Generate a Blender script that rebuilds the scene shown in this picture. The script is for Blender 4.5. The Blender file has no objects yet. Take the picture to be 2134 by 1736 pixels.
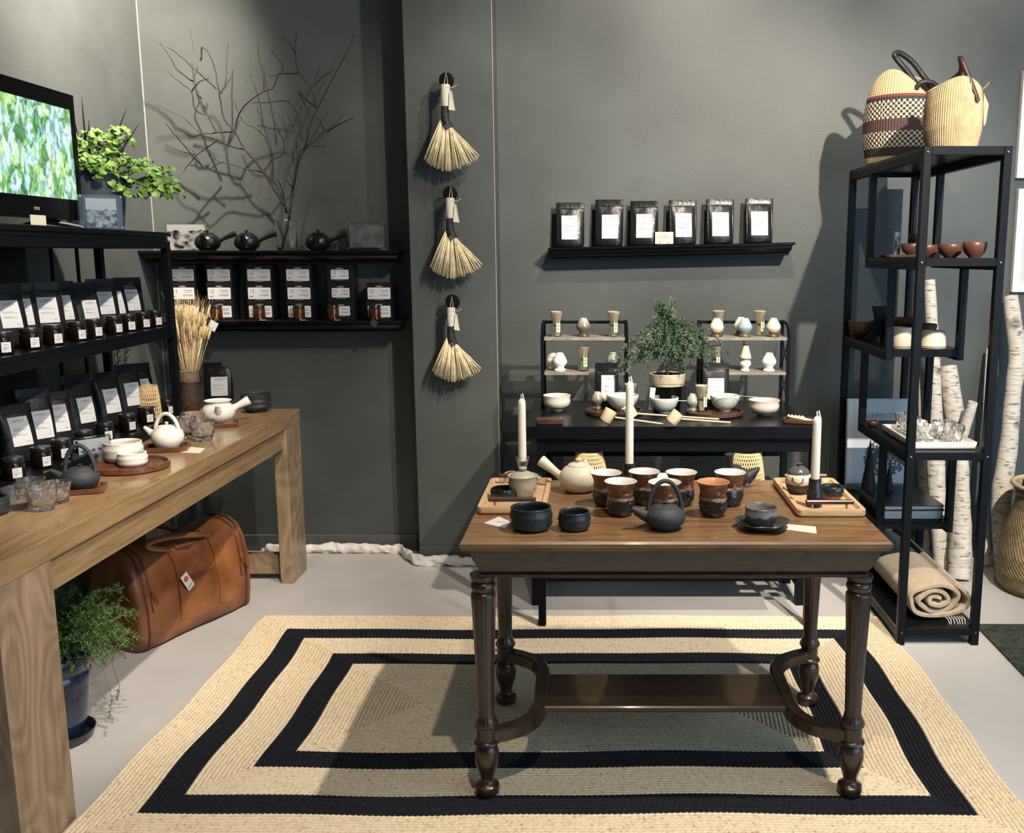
import bpy, math, random
from mathutils import Vector, Matrix
rnd = random.Random(7)
SC = bpy.context.scene
COL = SC.collection
PI = math.pi
R = math.radians
# ------------------------------------------------------------------ camera
F, CX, CY, TH, H = 2000.0, 1250.0, 868.0, R(9.6), 1.5
cam_d = bpy.data.cameras.new('camera'); cam = bpy.data.objects.new('camera', cam_d); COL.objects.link(cam)
cam.location = (0, 0, H); cam.rotation_euler = (PI/2 - TH, 0, 0)
cam_d.sensor_fit = 'HORIZONTAL'; cam_d.sensor_width = 36.0; cam_d.lens = F/2134*36
cam_d.shift_x = (1067-CX)/2134; cam_d.clip_start = .05
SC.camera = cam
# ------------------------------------------------------------------ world, lamps, exposure
wd = bpy.data.worlds.new('world'); SC.world = wd; wd.use_nodes = True
wd.node_tree.nodes['Background'].inputs[0].default_value = (.62, .80, 1.0, 1)
wd.node_tree.nodes['Background'].inputs[1].default_value = .06
def spot(name, loc, tgt, power, ang, blend=.6, col=(1, .9, .78), size=.03):
    d = bpy.data.lights.new(name, 'SPOT'); d.energy = power; d.spot_size = R(ang); d.spot_blend = blend
    d.color = col; d.shadow_soft_size = size
    o = bpy.data.objects.new(name, d); COL.objects.link(o); o.location = loc
    o.rotation_euler = (Vector(tgt)-Vector(loc)).to_track_quat('-Z', 'Y').to_euler()
LAMP = (1, .895, .76)
spot('track_spot_key', (1.6, 1.15, 3.2), (1.0, 4.4, 1.1), 620, 54, .8, LAMP)
spot('track_spot_brooms', (1.3, 1.5, 3.3), (-.60, 4.5, 1.75), 230, 30, .8, LAMP)
spot('track_spot_second', (.55, 3.35, 3.3), (-1.3, 4.75, 2.35), 75, 62, .9, LAMP)
spot('track_spot_left', (-1.5, 3.75, 3.35), (-2.17, 4.15, 2.55), 560, 86, 1.0, (1, .88, .74))
spot('track_spot_upper', (.55, 2.9, 3.35), (.5, 4.75, 2.3), 170, 80, 1.0, LAMP)
spot('track_spot_floor', (1.1, 2.2, 3.3), (-.05, 2.9, 0), 270, 80, .6, LAMP)
spot('track_spot_front', (.2, 1.0, 3.3), (-.3, 2.6, 0), 90, 70, .8, LAMP)
spot('track_spot_right', (1.75, 3.4, 3.35), (2.15, 4.75, 2.75), 85, 76, 1.0, LAMP)
spot('track_spot_shelving', (-.25, 1.9, 3.3), (-1.85, 3.3, .95), 300, 48, .8, LAMP)
al = bpy.data.lights.new('storefront_window', 'AREA'); al.shape = 'RECTANGLE'; al.size = 4.0; al.size_y = 2.4
al.energy = 65; al.color = (.5, .76, 1)
ao = bpy.data.objects.new('storefront_window', al); COL.objects.link(ao); ao.location = (3.6, .2, 1.6)
ao.rotation_euler = (Vector((0.6, 3.4, .9))-Vector((3.6, .2, 1.6))).to_track_quat('-Z', 'Y').to_euler()
SC.view_settings.view_transform = 'Standard'; SC.view_settings.look = 'None'
SC.view_settings.gamma = 1; SC.view_settings.use_curve_mapping = False
SC.view_settings.exposure = .68
# ------------------------------------------------------------------ measuring helpers (photo pixel to a real plane)
def _a(py): return math.atan((py-CY)/F)+TH
def on_z(px, py, z):                       # point of a horizontal plane
    y = (H-z)/math.tan(_a(py)); zc = y*math.cos(TH)+(H-z)*math.sin(TH)
    return ((px-CX)*zc/F, y)
def on_y(px, py, y):                       # point of a vertical plane facing us
    z = H-y*math.tan(_a(py)); zc = y*math.cos(TH)+(H-z)*math.sin(TH)
    return ((px-CX)*zc/F, z)
def y_of(px, X, z):                        # depth at which a side plane X shows at px
    return (X*F/(px-CX)-(H-z)*math.sin(TH))/math.cos(TH)
def mpp(y, z): return (y*math.cos(TH)+(H-z)*math.sin(TH))/F
# ------------------------------------------------------------------ mesh helpers
class G:
    def __init__(s): s.v = []; s.f = []
    def add(s, vs, fs):
        o = len(s.v); s.v += [tuple(v) for v in vs]; s.f += [tuple(i+o for i in f) for f in fs]; return s
    def box(s, x0, x1, y0, y1, z0, z1, b=0, M=None):
        if b <= 0:
            vs = [(x, y, z) for z in (z0, z1) for y in (y0, y1) for x in (x0, x1)]
            fs = [(0, 2, 3, 1), (4, 5, 7, 6), (0, 1, 5, 4), (2, 6, 7, 3), (0, 4, 6, 2), (1, 3, 7, 5)]
        else:
            b = min(b, (x1-x0)*.49, (y1-y0)*.49, (z1-z0)*.49)
            def ring(z, i): return [(x0+i, y0+b, z), (x0+b, y0+i, z), (x1-b, y0+i, z), (x1-i, y0+b, z), (x1-i, y1-b, z), (x1-b, y1-i, z), (x0+b, y1-i, z), (x0+i, y1-b, z)]
            rs = [[(x0+b, y0+b, z0), (x0+b, y0+b, z0), (x1-b, y0+b, z0), (x1-b, y0+b, z0), (x1-b, y1-b, z0), (x1-b, y1-b, z0), (x0+b, y1-b, z0), (x0+b, y1-b, z0)],
                  ring(z0+b, 0), ring(z1-b, 0)]
            vs = [(x0+b, y0+b, z0), (x1-b, y0+b, z0), (x1-b, y1-b, z0), (x0+b, y1-b, z0)]+rs[1]+rs[2]+[(x0+b, y0+b, z1), (x1-b, y0+b, z1), (x1-b, y1-b, z1), (x0+b, y1-b, z1)]
            fs = [(3, 2, 1, 0), (20, 21, 22, 23)]
            for i in range(8): fs.append((4+i, 4+(i+1) % 8, 12+(i+1) % 8, 12+i))
            q = [(0, 0, 1), (0, 1, 1), (1, 2, 3)]
            for k in range(4):
                a, c = k, (k+1) % 4
                fs.append((a, 4+2*k+1, 4+2*k)); fs.append((a, c, 4+(2*k+2) % 8, 4+2*k+1))
                fs.append((20+a, 12+2*k, 12+2*k+1)); fs.append((20+a, 12+2*k+1, 12+(2*k+2) % 8, 20+c))
        if M is not None: vs = [tuple(M @ Vector(v)) for v in vs]
        return s.add(vs, fs)
    def lathe(s, prof, n=24, c=(0, 0, 0), cap0=True, cap1=True, M=None, mod=None):
        vs = []
        for k, (r, z) in enumerate(prof):
            for i in range(n):
                a = 2*PI*i/n; rr = r*(mod(a, z) if mod else 1)
                vs.append((rr*math.cos(a), rr*math.sin(a), z))
        fs = []
        for k in range(len(prof)-1):
            for i in range(n):
                j = (i+1) % n
                fs.append((k*n+i, k*n+j, (k+1)*n+j, (k+1)*n+i))
        if cap0: fs.append(tuple(range(n-1, -1, -1)))
        if cap1: fs.append(tuple((len(prof)-1)*n+i for i in range(n)))
        if M is not None: vs = [tuple(M @ Vector(v)) for v in vs]
        return s.add([(x+c[0], y+c[1], z+c[2]) for x, y, z in vs], fs)
    def tube(s, pts, r, n=8, cap=True, closed=False, sq=1):
        pts = [Vector(p) for p in pts]; m = len(pts)
        rr = r if hasattr(r, '__len__') else [r]*m
        vs = []; up = None
        for i, p in enumerate(pts):
            if closed: t = pts[(i+1) % m]-pts[i-1]
            else: t = pts[min(i+1, m-1)]-pts[max(i-1, 0)]
            if t.length < 1e-9: t = Vector((0, 0, 1))
            t.normalize()
            if up is None:
                up = Vector((0, 0, 1)) if abs(t.z) < .9 else Vector((1, 0, 0))
            a = t.cross(up)
            if a.length < 1e-6: a = t.cross(Vector((0, 1, 0)))
            a.normalize(); b = a.cross(t).normalized(); up = b
            for k in range(n):
                an = 2*PI*k/n
                vs.append(p+(a*math.cos(an)+b*math.sin(an)*sq)*rr[i])
        fs = []
        for i in range(m if closed else m-1):
            j = (i+1) % m
            for k in range(n):
                l = (k+1) % n
                fs.append((i*n+k, i*n+l, j*n+l, j*n+k))
        if cap and not closed:
            fs.append(tuple(range(n-1, -1, -1))); fs.append(tuple((m-1)*n+k for k in range(n)))
        return s.add(vs, fs)
    def prism(s, poly, z0, z1, M=None):
        n = len(poly); vs = [(x, y, z0) for x, y in poly]+[(x, y, z1) for x, y in poly]
        fs = [tuple(range(n-1, -1, -1)), tuple(range(n, 2*n))]+[(i, (i+1) % n, n+(i+1) % n, n+i) for i in range(n)]
        if M is not None: vs = [tuple(M @ Vector(v)) for v in vs]
        return s.add(vs, fs)
    def loft(s, rings, cap=True, closed=True):
        n = len(rings[0]); vs = [p for r in rings for p in r]; fs = []
        for k in range(len(rings)-1):
            for i in range(n if closed else n-1):
                j = (i+1) % n
                fs.append((k*n+i, k*n+j, (k+1)*n+j, (k+1)*n+i))
        if cap and closed:
            fs.append(tuple(range(n-1, -1, -1))); fs.append(tuple((len(rings)-1)*n+i for i in range(n)))
        return s.add(vs, fs)
    def grid(s, fn, nu, nv):
        vs = [fn(u/nu, v/nv) for v in range(nv+1) for u in range(nu+1)]
        fs = [(v*(nu+1)+u, v*(nu+1)+u+1, (v+1)*(nu+1)+u+1, (v+1)*(nu+1)+u) for v in range(nv) for u in range(nu)]
        return s.add(vs, fs)
    def mesh(s, name, smooth=None):
        me = bpy.data.meshes.new(name); me.from_pydata(s.v, [], s.f); me.update()
        if smooth is not None:
            me.polygons.foreach_set('use_smooth', [True]*len(me.polygons))
            if smooth < 180: me.set_sharp_from_angle(angle=R(smooth))
        return me
def _link(o):
    COL.objects.link(o); return o
def tag(o, label=None, cat=None, group=None, kind=None):
    if label: o['label'] = label
    if cat: o['category'] = cat
    if group: o['group'] = group
    if kind: o['kind'] = kind
    return o
def thing(name, label, cat, loc=(0, 0, 0), rz=0, group=None):
    o = bpy.data.objects.new(name, None); o.empty_display_size = .02; _link(o)
    o.location = loc; o.rotation_euler = (0, 0, rz)
    return tag(o, label, cat, group)
def part(name, g, m, parent, smooth=40, label=None, kind=None):
    me = g if isinstance(g, bpy.types.Mesh) else g.mesh(name, smooth)
    if len(me.materials) == 0: me.materials.append(m)
    o = bpy.data.objects.new(name, me); _link(o); o.parent = parent
    return tag(o, label, None, None, kind)
def solo(name, g, m, label, cat, loc=(0, 0, 0), rz=0, group=None, smooth=40, kind=None):
    me = g if isinstance(g, bpy.types.Mesh) else g.mesh(name, smooth)
    if len(me.materials) == 0: me.materials.append(m)
    o = bpy.data.objects.new(name, me); _link(o); o.location = loc; o.rotation_euler = (0, 0, rz)
    return tag(o, label, cat, group, kind)
def struct(name, g, m, smooth=None):
    o = solo(name, g, m, None, None, smooth=smooth); o['kind'] = 'structure'; return o
def kids(o): return [c for c in bpy.data.objects if c.parent == o]
def dup(root, loc, rz=0, label=None, group=None, scale=None, ch=None):
    r = root.copy(); _link(r); r.location = loc; r.rotation_euler = (0, 0, rz)
    if label: r['label'] = label
    if group: r['group'] = group
    if scale: r.scale = scale if hasattr(scale, '__len__') else (scale,)*3
    for c in kids(root):
        d = c.copy(); _link(d); d.parent = r
        for e in kids(c):
            k = e.copy(); _link(k); k.parent = d
    return r
def text(s, size, M=None, align='CENTER', ext=0, shear=0):
    cu = bpy.data.curves.new('t', 'FONT'); cu.body = s; cu.size = size; cu.align_x = align; cu.align_y = 'CENTER'; cu.extrude = ext; cu.resolution_u = 2
    ob = bpy.data.objects.new('t', cu); me = bpy.data.meshes.new_from_object(ob)
    bpy.data.objects.remove(ob); bpy.data.curves.remove(cu)
    if M is not None: me.transform(M)
    return me
def mesh_to(g, me):
    return g.add([tuple(v.co) for v in me.vertices], [tuple(p.vertices) for p in me.polygons])
UP = Matrix.Rotation(PI/2, 4, 'X')           # turns flat xy lettering to face -y
ORD = ['first', 'second', 'third', 'fourth', 'fifth', 'sixth', 'seventh', 'eighth', 'ninth', 'tenth']
# ------------------------------------------------------------------ materials
def _mat(name):
    m = bpy.data.materials.new(name); m.use_nodes = True
    nt = m.node_tree; return m, nt, nt.nodes['Principled BSDF']
def mat(name, col, rough=.5, metal=0, var=0, vs=8, bump=0, bs=60, trans=0, ior=1.45, coat=0, spec=None, sheen=0):
    m, nt, b = _mat(name); n = nt.nodes; l = nt.links
    b.inputs['Base Color'].default_value = (*col, 1); b.inputs['Roughness'].default_value = rough
    b.inputs['Metallic'].default_value = metal; b.inputs['Transmission Weight'].default_value = trans; b.inputs['IOR'].default_value = ior
    b.inputs['Coat Weight'].default_value = coat; b.inputs['Sheen Weight'].default_value = sheen
    if spec is not None: b.inputs['Specular IOR Level'].default_value = spec
    if var or bump:
        tc = n.new('ShaderNodeTexCoord')
    if var:
        nz = n.new('ShaderNodeTexNoise'); nz.inputs['Scale'].default_value = vs; nz.inputs['Detail'].default_value = 5
        l.new(tc.outputs['Object'], nz.inputs['Vector'])
        cr = n.new('ShaderNodeValToRGB'); l.new(nz.outputs['Fac'], cr.inputs[0])
        cr.color_ramp.elements[0].position = .3; cr.color_ramp.elements[1].position = .7
        cr.color_ramp.elements[0].color = (*[max(0, c*(1-var)) for c in col], 1); cr.color_ramp.elements[1].color = (*[min(1, c*(1+var)) for c in col], 1)
        l.new(cr.outputs[0], b.inputs['Base Color'])
    if bump:
        n2 = n.new('ShaderNodeTexNoise'); n2.inputs['Scale'].default_value = bs; n2.inputs['Detail'].default_value = 3
        l.new(tc.outputs['Object'], n2.inputs['Vector'])
        bp = n.new('ShaderNodeBump'); bp.inputs['Strength'].default_value = bump; bp.inputs['Distance'].default_value = .004
        l.new(n2.outputs['Fac'], bp.inputs['Height']); l.new(bp.outputs[0], b.inputs['Normal'])
    return m
def wood(name, c0, c1, stretch=(1, 12, 12), sc=3, rough=.35, coat=.0, dist=1.5, knots=0):
    m, nt, b = _mat(name); n = nt.nodes; l = nt.links
    b.inputs['Roughness'].default_value = rough; b.inputs['Coat Weight'].default_value = coat; b.inputs['Coat Roughness'].default_value = .06
    tc = n.new('ShaderNodeTexCoord'); mp = n.new('ShaderNodeMapping'); mp.inputs['Scale'].default_value = stretch
    l.new(tc.outputs['Object'], mp.inputs[0])
    nz = n.new('ShaderNodeTexNoise'); nz.inputs['Scale'].default_value = sc; nz.inputs['Detail'].default_value = 8; nz.inputs['Roughness'].default_value = .62; nz.inputs['Distortion'].default_value = dist
    l.new(mp.outputs[0], nz.inputs['Vector'])
    cr = n.new('ShaderNodeValToRGB'); e = cr.color_ramp.elements
    e[0].position = .32; e[0].color = (*c0, 1); e[1].position = .68; e[1].color = (*c1, 1)
    l.new(nz.outputs['Fac'], cr.inputs[0])
    out = cr.outputs[0]
    if knots:
        wv = n.new('ShaderNodeTexNoise'); wv.inputs['Scale'].default_value = 2.2; wv.inputs['Detail'].default_value = 1.2
        mp2 = n.new('ShaderNodeMapping'); mp2.inputs['Scale'].default_value = (1.8, 1.8, 1.1) if knots < 2 else (1.8, .45, 1.8)
        l.new(tc.outputs['Object'], mp2.inputs[0]); l.new(mp2.outputs[0], wv.inputs['Vector'])
        mu = n.new('ShaderNodeMath'); mu.operation = 'MULTIPLY'; mu.inputs[1].default_value = 90; l.new(wv.outputs['Fac'], mu.inputs[0])
        si = n.new('ShaderNodeMath'); si.operation = 'SINE'; l.new(mu.outputs[0], si.inputs[0])
        mr = n.new('ShaderNodeMapRange'); mr.inputs[1].default_value = -1; mr.inputs[2].default_value = 1; mr.inputs[3].default_value = .8; mr.inputs[4].default_value = 1.08
        l.new(si.outputs[0], mr.inputs[0])
        vm = n.new('ShaderNodeVectorMath'); vm.operation = 'SCALE'; l.new(cr.outputs[0], vm.inputs[0]); l.new(mr.outputs[0], vm.inputs['Scale'])
        out = vm.outputs[0]
    l.new(out, b.inputs['Base Color'])
    bp = n.new('ShaderNodeBump'); bp.inputs['Strength'].default_value = .12; bp.inputs['Distance'].default_value = .002
    l.new(nz.outputs['Fac'], bp.inputs['Height']); l.new(bp.outputs[0], b.inputs['Normal'])
    return m
def ramp_z(name, stops, rough=.4, ns=18, nw=.01, bump=0, bs=50, coat=0):
    """glaze that changes with the height of the pot, with an uneven run line"""
    m, nt, b = _mat(name); n = nt.nodes; l = nt.links
    tc = n.new('ShaderNodeTexCoord'); nz = n.new('ShaderNodeTexNoise'); nz.inputs['Scale'].default_value = ns; nz.inputs['Detail'].default_value = 4
    l.new(tc.outputs['Object'], nz.inputs['Vector'])
    sx = n.new('ShaderNodeSeparateXYZ'); l.new(tc.outputs['Object'], sx.inputs[0])
    ma = n.new('ShaderNodeMath'); ma.operation = 'MULTIPLY_ADD'; ma.inputs[1].default_value = nw*2; l.new(nz.outputs['Fac'], ma.inputs[0]); l.new(sx.outputs['Z'], ma.inputs[2])
    z0, z1 = stops[0][0], stops[-1][0]
    mr = n.new('ShaderNodeMapRange'); mr.inputs[1].default_value = z0+nw; mr.inputs[2].default_value = z1+nw; l.new(ma.outputs[0], mr.inputs[0])
    cr = n.new('ShaderNodeValToRGB'); l.new(mr.outputs[0], cr.inputs[0]); el = cr.color_ramp.elements
    while len(el) < len(stops): el.new(.5)
    for e, (z, c) in zip(el, stops): e.position = (z-z0)/(z1-z0)
    for e, (z, c) in zip(el, stops): e.color = (*c, 1)
    l.new(cr.outputs[0], b.inputs['Base Color']); b.inputs['Roughness'].default_value = rough; b.inputs['Coat Weight'].default_value = coat
    if bump:
        n2 = n.new('ShaderNodeTexNoise'); n2.inputs['Scale'].default_value = bs; n2.inputs['Detail'].default_value = 3; l.new(tc.outputs['Object'], n2.inputs['Vector'])
        bp = n.new('ShaderNodeBump'); bp.inputs['Strength'].default_value = bump; bp.inputs['Distance'].default_value = .006
        l.new(n2.outputs['Fac'], bp.inputs['Height']); l.new(bp.outputs[0], b.inputs['Normal'])
    return m
M = {}
M['wall'] = mat('wall_paint', (.062, .069, .066), .48, var=.2, vs=2.2, bump=.12, bs=140)
M['base'] = mat('baseboard_paint', (.075, .08, .08), .42)
M['floor'] = mat('floor_concrete', (.46, .44, .42), .48, var=.07, vs=3, bump=.05, bs=40)
M['ceil'] = mat('ceiling_paint', (.12, .12, .12), .8)
M['black'] = mat('black_metal', (.0035, .0042, .0055), .42, spec=.16)
M['ledge'] = mat('ledge_black', (.004, .0042, .005), .18, spec=.5)
M['blackw'] = mat('black_wood', (.004, .0045, .006), .3, var=.2, vs=20, spec=.2)
M['gloss'] = mat('black_gloss', (.003, .003, .0035), .22, spec=.25)
M['plastic'] = mat('black_plastic', (.0045, .0045, .005), .35, spec=.25)
M['oak'] = wood('dark_oak', (.018, .008, .0045), (.06, .027, .014), (6, 6, 1), 6, .33, .25)
M['oakh'] = wood('dark_oak_panel', (.022, .010, .0055), (.068, .030, .015), (1.5, 9, 5), 5, .35, .2)
M['oaktop'] = wood('worn_oak_top', (.10, .050, .019), (.24, .132, .058), (.9, 7, 7), 4, .36, .12)
M['lam'] = wood('laminate_wood', (.20, .118, .05), (.32, .205, .105), (16, 1.3, 16), 3, .28, .35, .7, knots=0)
M['laml'] = wood('laminate_wood_leg', (.21, .135, .072), (.345, .24, .145), (6, 6, 1), 2.5, .36, .1, 1.2, knots=1)
M['brown'] = wood('acacia_wood', (.055, .018, .008), (.16, .06, .026), (2, 12, 8), 5, .32, .2)
M['walnut'] = wood('walnut_wood', (.03, .013, .008), (.085, .038, .022), (2, 12, 8), 5, .35, .2)
M['pale'] = wood('pale_beech', (.44, .27, .13), (.62, .42, .24), (2, 12, 8), 4, .42)
M['greyw'] = wood('weathered_shelf_wood', (.12, .10, .08), (.30, .26, .21), (2, 14, 10), 5, .6)
M['paper'] = mat('white_paper', (.55, .54, .535), .75)
M['cream'] = mat('cream_paper', (.62, .57, .45), .75)
M['ink'] = mat('grey_ink', (.20, .20, .21), .8)
M['inkb'] = mat('black_ink', (.03, .03, .03), .7)
M['foil'] = mat('black_foil', (.008, .0085, .010), .3, bump=.6, bs=26, spec=.35)
M['matte'] = mat('black_matte_pouch', (.008, .0085, .0095), .42, bump=.45, bs=22, spec=.3)
M['amber'] = mat('amber_glass', (.20, .055, .012), .06, trans=.75, ior=1.45)
M['darkjar'] = mat('dark_amber_glass', (.008, .004, .003), .1)
M['lid'] = mat('black_lid', (.01, .01, .011), .3)
M['tea'] = mat('tea_leaf', (.25, .085, .02), .9, var=.5, vs=90)
M['glass'] = mat('clear_glass', (.98, .98, .98), .02, trans=.975, ior=1.4)
M['vglass'] = mat('vase_glass', (.98, .98, .98), .02, trans=1, ior=1.3)
M['plas'] = mat('clear_plastic', (.96, .96, .96), .05, trans=1, ior=1.15)
M['acr'] = mat('acrylic', (.95, .96, .96), .03, trans=1, ior=1.2)
M['steel'] = mat('steel', (.45, .45, .45), .3, metal=1)
M['bolt'] = mat('dark_steel', (.09, .09, .1), .4, metal=1)
M['brass'] = mat('brass', (.6, .42, .2), .3, metal=1)
# ------------------------------------------------------------------ the room
LW, BW = -2.17, 4.75
struct('floor', G().box(LW-.1, 3.6, -1.0, BW+.1, -.05, 0), M['floor'])
struct('wall_back', G().box(LW-.1, 3.6, BW, BW+.1, 0, 3.45), M['wall'])
struct('wall_left', G().box(LW-.1, LW, -1.0, BW, 0, 3.45), M['wall'])
struct('wall_column', G().box(-.886, -.487, BW-.2, BW, 0, 3.45), M['wall'])
struct('ceiling', G().box(LW-.1, 3.6, -1.0, BW+.1, 3.45, 3.5), M['ceil'])
struct('baseboard_back', G().box(LW, -.886, BW-.012, BW, 0, .085, .003), M['base'])
struct('baseboard_column', G().box(-.886, -.487, BW-.212, BW-.2, 0, .085, .003), M['base'])
struct('baseboard_right', G().box(-.487, 3.6, BW-.012, BW, 0, .085, .003), M['base'])
struct('baseboard_left', G().box(LW, LW+.012, -1, BW-.012, 0, .085, .003), M['base'])
g = G().lathe([(.003, 0), (.003, 3.45)], 8, (LW+.002, BW-.002, 0))  # thin pale bead: the wall corner's highlight put into colour
struct('corner_highlight_1', g, mat('highlight_paint', (.22, .21, .19), .6))
g = G().lathe([(.003, 0), (.003, 3.45)], 8, (-.487, BW-.2, 0))  # same pale bead painting the bright lit edge of the column
struct('corner_highlight_2', g, bpy.data.materials['highlight_paint'])
# ------------------------------------------------------------------ braided rug
def build_rug():
    x0, x1, y0, y1 = -1.40, 1.17, 2.235, 3.825
    cx, cy, hx, hy = (x0+x1)/2, (y0+y1)/2, (x1-x0)/2, (y1-y0)/2
    root = thing('braided_rug', 'large natural jute rug with two black rectangular stripes under the oak table', 'rug', (cx, cy, 0))
    p = .01325
    nat, nt, b = _mat('jute_braid'); n = nt.nodes; l = nt.links
    tc = n.new('ShaderNodeTexCoord'); nz = n.new('ShaderNodeTexNoise'); nz.inputs['Scale'].default_value = 95; nz.inputs['Detail'].default_value = 2
    l.new(tc.outputs['Object'], nz.inputs['Vector']); cr = n.new('ShaderNodeValToRGB'); l.new(nz.outputs['Fac'], cr.inputs[0]); e = cr.color_ramp.elements
    e[0].position = .26; e[0].color = (.40, .27, .15, 1); e[1].position = .38; e[1].color = (.64, .51, .34, 1); k = e.new(.72); k.color = (.76, .65, .47, 1)
    l.new(cr.outputs[0], b.inputs['Base Color']); b.inputs['Roughness'].default_value = .85
    drk = mat('black_jute_braid', (.010, .011, .015), .85, var=.4, vs=90, spec=.2)
    bands = [('natural_border', 0, .14, nat), ('black_stripe', .14, .232, drk), ('natural_band', .232, .388, nat), ('black_stripe', .388, .475, drk), ('natural_centre', .475, 2, nat)]
    gs = [G() for _ in bands]
    def wob(x, y):
        return (x+.007*math.sin(y*5.1+1)+.004*math.sin(y*13+x*3), y+.006*math.sin(x*4.2)+.003*math.sin(x*11+y*5))
    L = .0155; st = L/3
    i = 0
    while True:
        off = (i+.5)*p
        ax, ay = hx-off, hy-off
        if ay < 0: break
        for gi, bd in enumerate(bands):
            if bd[1] <= off < bd[2]: break
        g = gs[gi]
        for (sx, sy, ex, ey) in ((-ax, -ay, ax, -ay), (ax, -ay, ax, ay), (ax, ay, -ax, ay), (-ax, ay, -ax, -ay)):
            ln = math.hypot(ex-sx, ey-sy)
            if ln < .004: continue
            m = max(1, int(ln/st)); dx, dy = (ex-sx)/ln, (ey-sy)/ln; nx, ny = -dy, dx
            vs = []; ph = rnd.random()
            for k in range(m+1):
                s = ln*k/m; t = s/L+ph
                hl = .5+.5*math.cos(2*PI*t); hr = .5+.5*math.cos(2*PI*(t+.5))
                mit = min(s, ln-s)
                for (o, z) in ((-.49, .0004), (-.41, .0058), (-.22, .0066+.003*hl), (0, .0072), (.22, .0066+.003*hr), (.41, .0058), (.49, .0004)):
                    oo = o*p
                    px_, py_ = sx+dx*s+nx*oo, sy+dy*s+ny*oo
                    if k == 0: px_ += dx*oo; py_ += dy*oo
                    if k == m: px_ -= dx*oo; py_ -= dy*oo
                    a, c = wob(px_, py_)
                    vs.append((a, c, z))
            fs = [(k*7+q, (k+1)*7+q, (k+1)*7+q+1, k*7+q+1) for k in range(m) for q in range(6)]
            g.add(vs, fs)
        i += 1
    part('groove_shade_sheet', G().box(-hx+.012, hx-.012, -hy+.012, hy-.012, .0001, .0004), mat('groove_shade_sheet', (.10, .075, .045), .95), root, None)  # dark sheet added beneath the braids as groove shade in colour
    for bd, g in zip(bands, gs): part(bd[0], g, bd[3], root, 180, kind='stuff')
build_rug()
g = G().prism([on_z(2064, 1310, 0), on_z(2150, 1310, 0), on_z(2250, 1500, 0), on_z(2180, 1440, 0)], .001, .009)
solo('small_rug', G().prism([(1.535, 3.73), (2.3, 3.72), (2.3, 3.0), (1.52, 3.02)], .001, .009), mat('green_rug', (.028, .036, .025), .95, var=.6, vs=40, bump=.8, bs=120), 'dark green mottled rug corner on the floor at the right', 'rug')
# ------------------------------------------------------------------ oak library table
OT = .763
t = thing('oak_table', 'dark oak library table with fluted turned legs on the braided rug', 'table', (.2, 2.75, 0))
ox, oy = .2, 2.75
g = G()
def rr(x0, x1, y0, y1, z): return [(x0, y0, z), (x1, y0, z), (x1, y1, z), (x0, y1, z)]
X0, X1, Y0, Y1 = -.565, .562, -.35, .35
prof = [(.012, .736), (.004, .738), (.004, .744), (.0, .747), (0, .757), (.005, .763)]
g.loft([rr(X0+i, X1-i, Y0+i, Y1-i, z) for i, z in prof])
part('tabletop', g, M['oaktop'], t, 20)
prof = [(.050, .650), (.046, .652), (.046, .660), (.052, .662), (.044, .675), (.032, .70), (.024, .722), (.021, .736)]
g = G().loft([rr(X0+i, X1-i, Y0+i, Y1-i, z) for i, z in prof])
part('apron', g, M['oakh'], t, 30)
legp = [(.020, .0), (.031, .004), (.035, .016), (.033, .028), (.022, .035), (.0185, .045), (.022, .062), (.030, .085), (.0345, .108), (.034, .13), (.029, .146), (.026, .15), (.033, .153), (.0355, .158), (.033, .164), (.027, .167), (.0275, .205), (.032, .208), (.034, .214), (.027, .228), (.0225, .245), (.0235, .30), (.0275, .42), (.032, .54), (.0345, .59), (.033, .598), (.027, .603), (.032, .608), (.0345, .618), (.032, .628), (.027, .632), (.033, .637), (.036, .642), (.036, .652)]
def fl(a, z):
    if .214 < z < .597: return 1+.055*abs(math.cos(a*8))-.05
    return 1
legp = [(r, .0098+z*(.651-.0098)/.652) for r, z in legp]
for lx, ly in ((-.315, 2.48), (.70, 2.48), (-.315, 3.03), (.70, 3.03)):
    part('leg', G().lathe(legp, 64, (lx-ox, ly-oy, 0), mod=fl), M['oak'], t, 45)
def bar(path, w, z0, z1):
    g = G(); rings = []
    for i, (x, y) in enumerate(path):
        a = path[max(0, i-1)]; b = path[min(len(path)-1, i+1)]
        dx, dy = b[0]-a[0], b[1]-a[1]; d = math.hypot(dx, dy); nx, ny = -dy/d*w/2, dx/d*w/2
        rings.append([(x-nx, y-ny, z0), (x+nx, y+ny, z0), (x+nx*1.0, y+ny, z1-.006), (x+nx*.75, y+ny*.75, z1), (x-nx*.75, y-ny*.75, z1), (x-nx, y-ny, z1-.006)])
    return g.loft(rings)
for s, lx, ix in ((1, -.315, -.178), (-1, .70, .56)):
    pts = []
    k = (ix-lx)
    for u in range(25):
        a = u/24; y = 2.48+a*.55
        e = abs(2*a-1); w = 1-e**6 if e > .0 else 1
        xx = lx+k*min(1, (1-e**5.0))
        pts.append((xx-ox, y-oy))
    part('end_stretcher', bar(pts, .042, .163, .200), M['oak'], t, 30)
part('lower_shelf', G().box(-.165-ox, .548-ox, 2.622-oy, 2.845-oy, .178, .197, .004), M['oakh'], t, 30)
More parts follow.
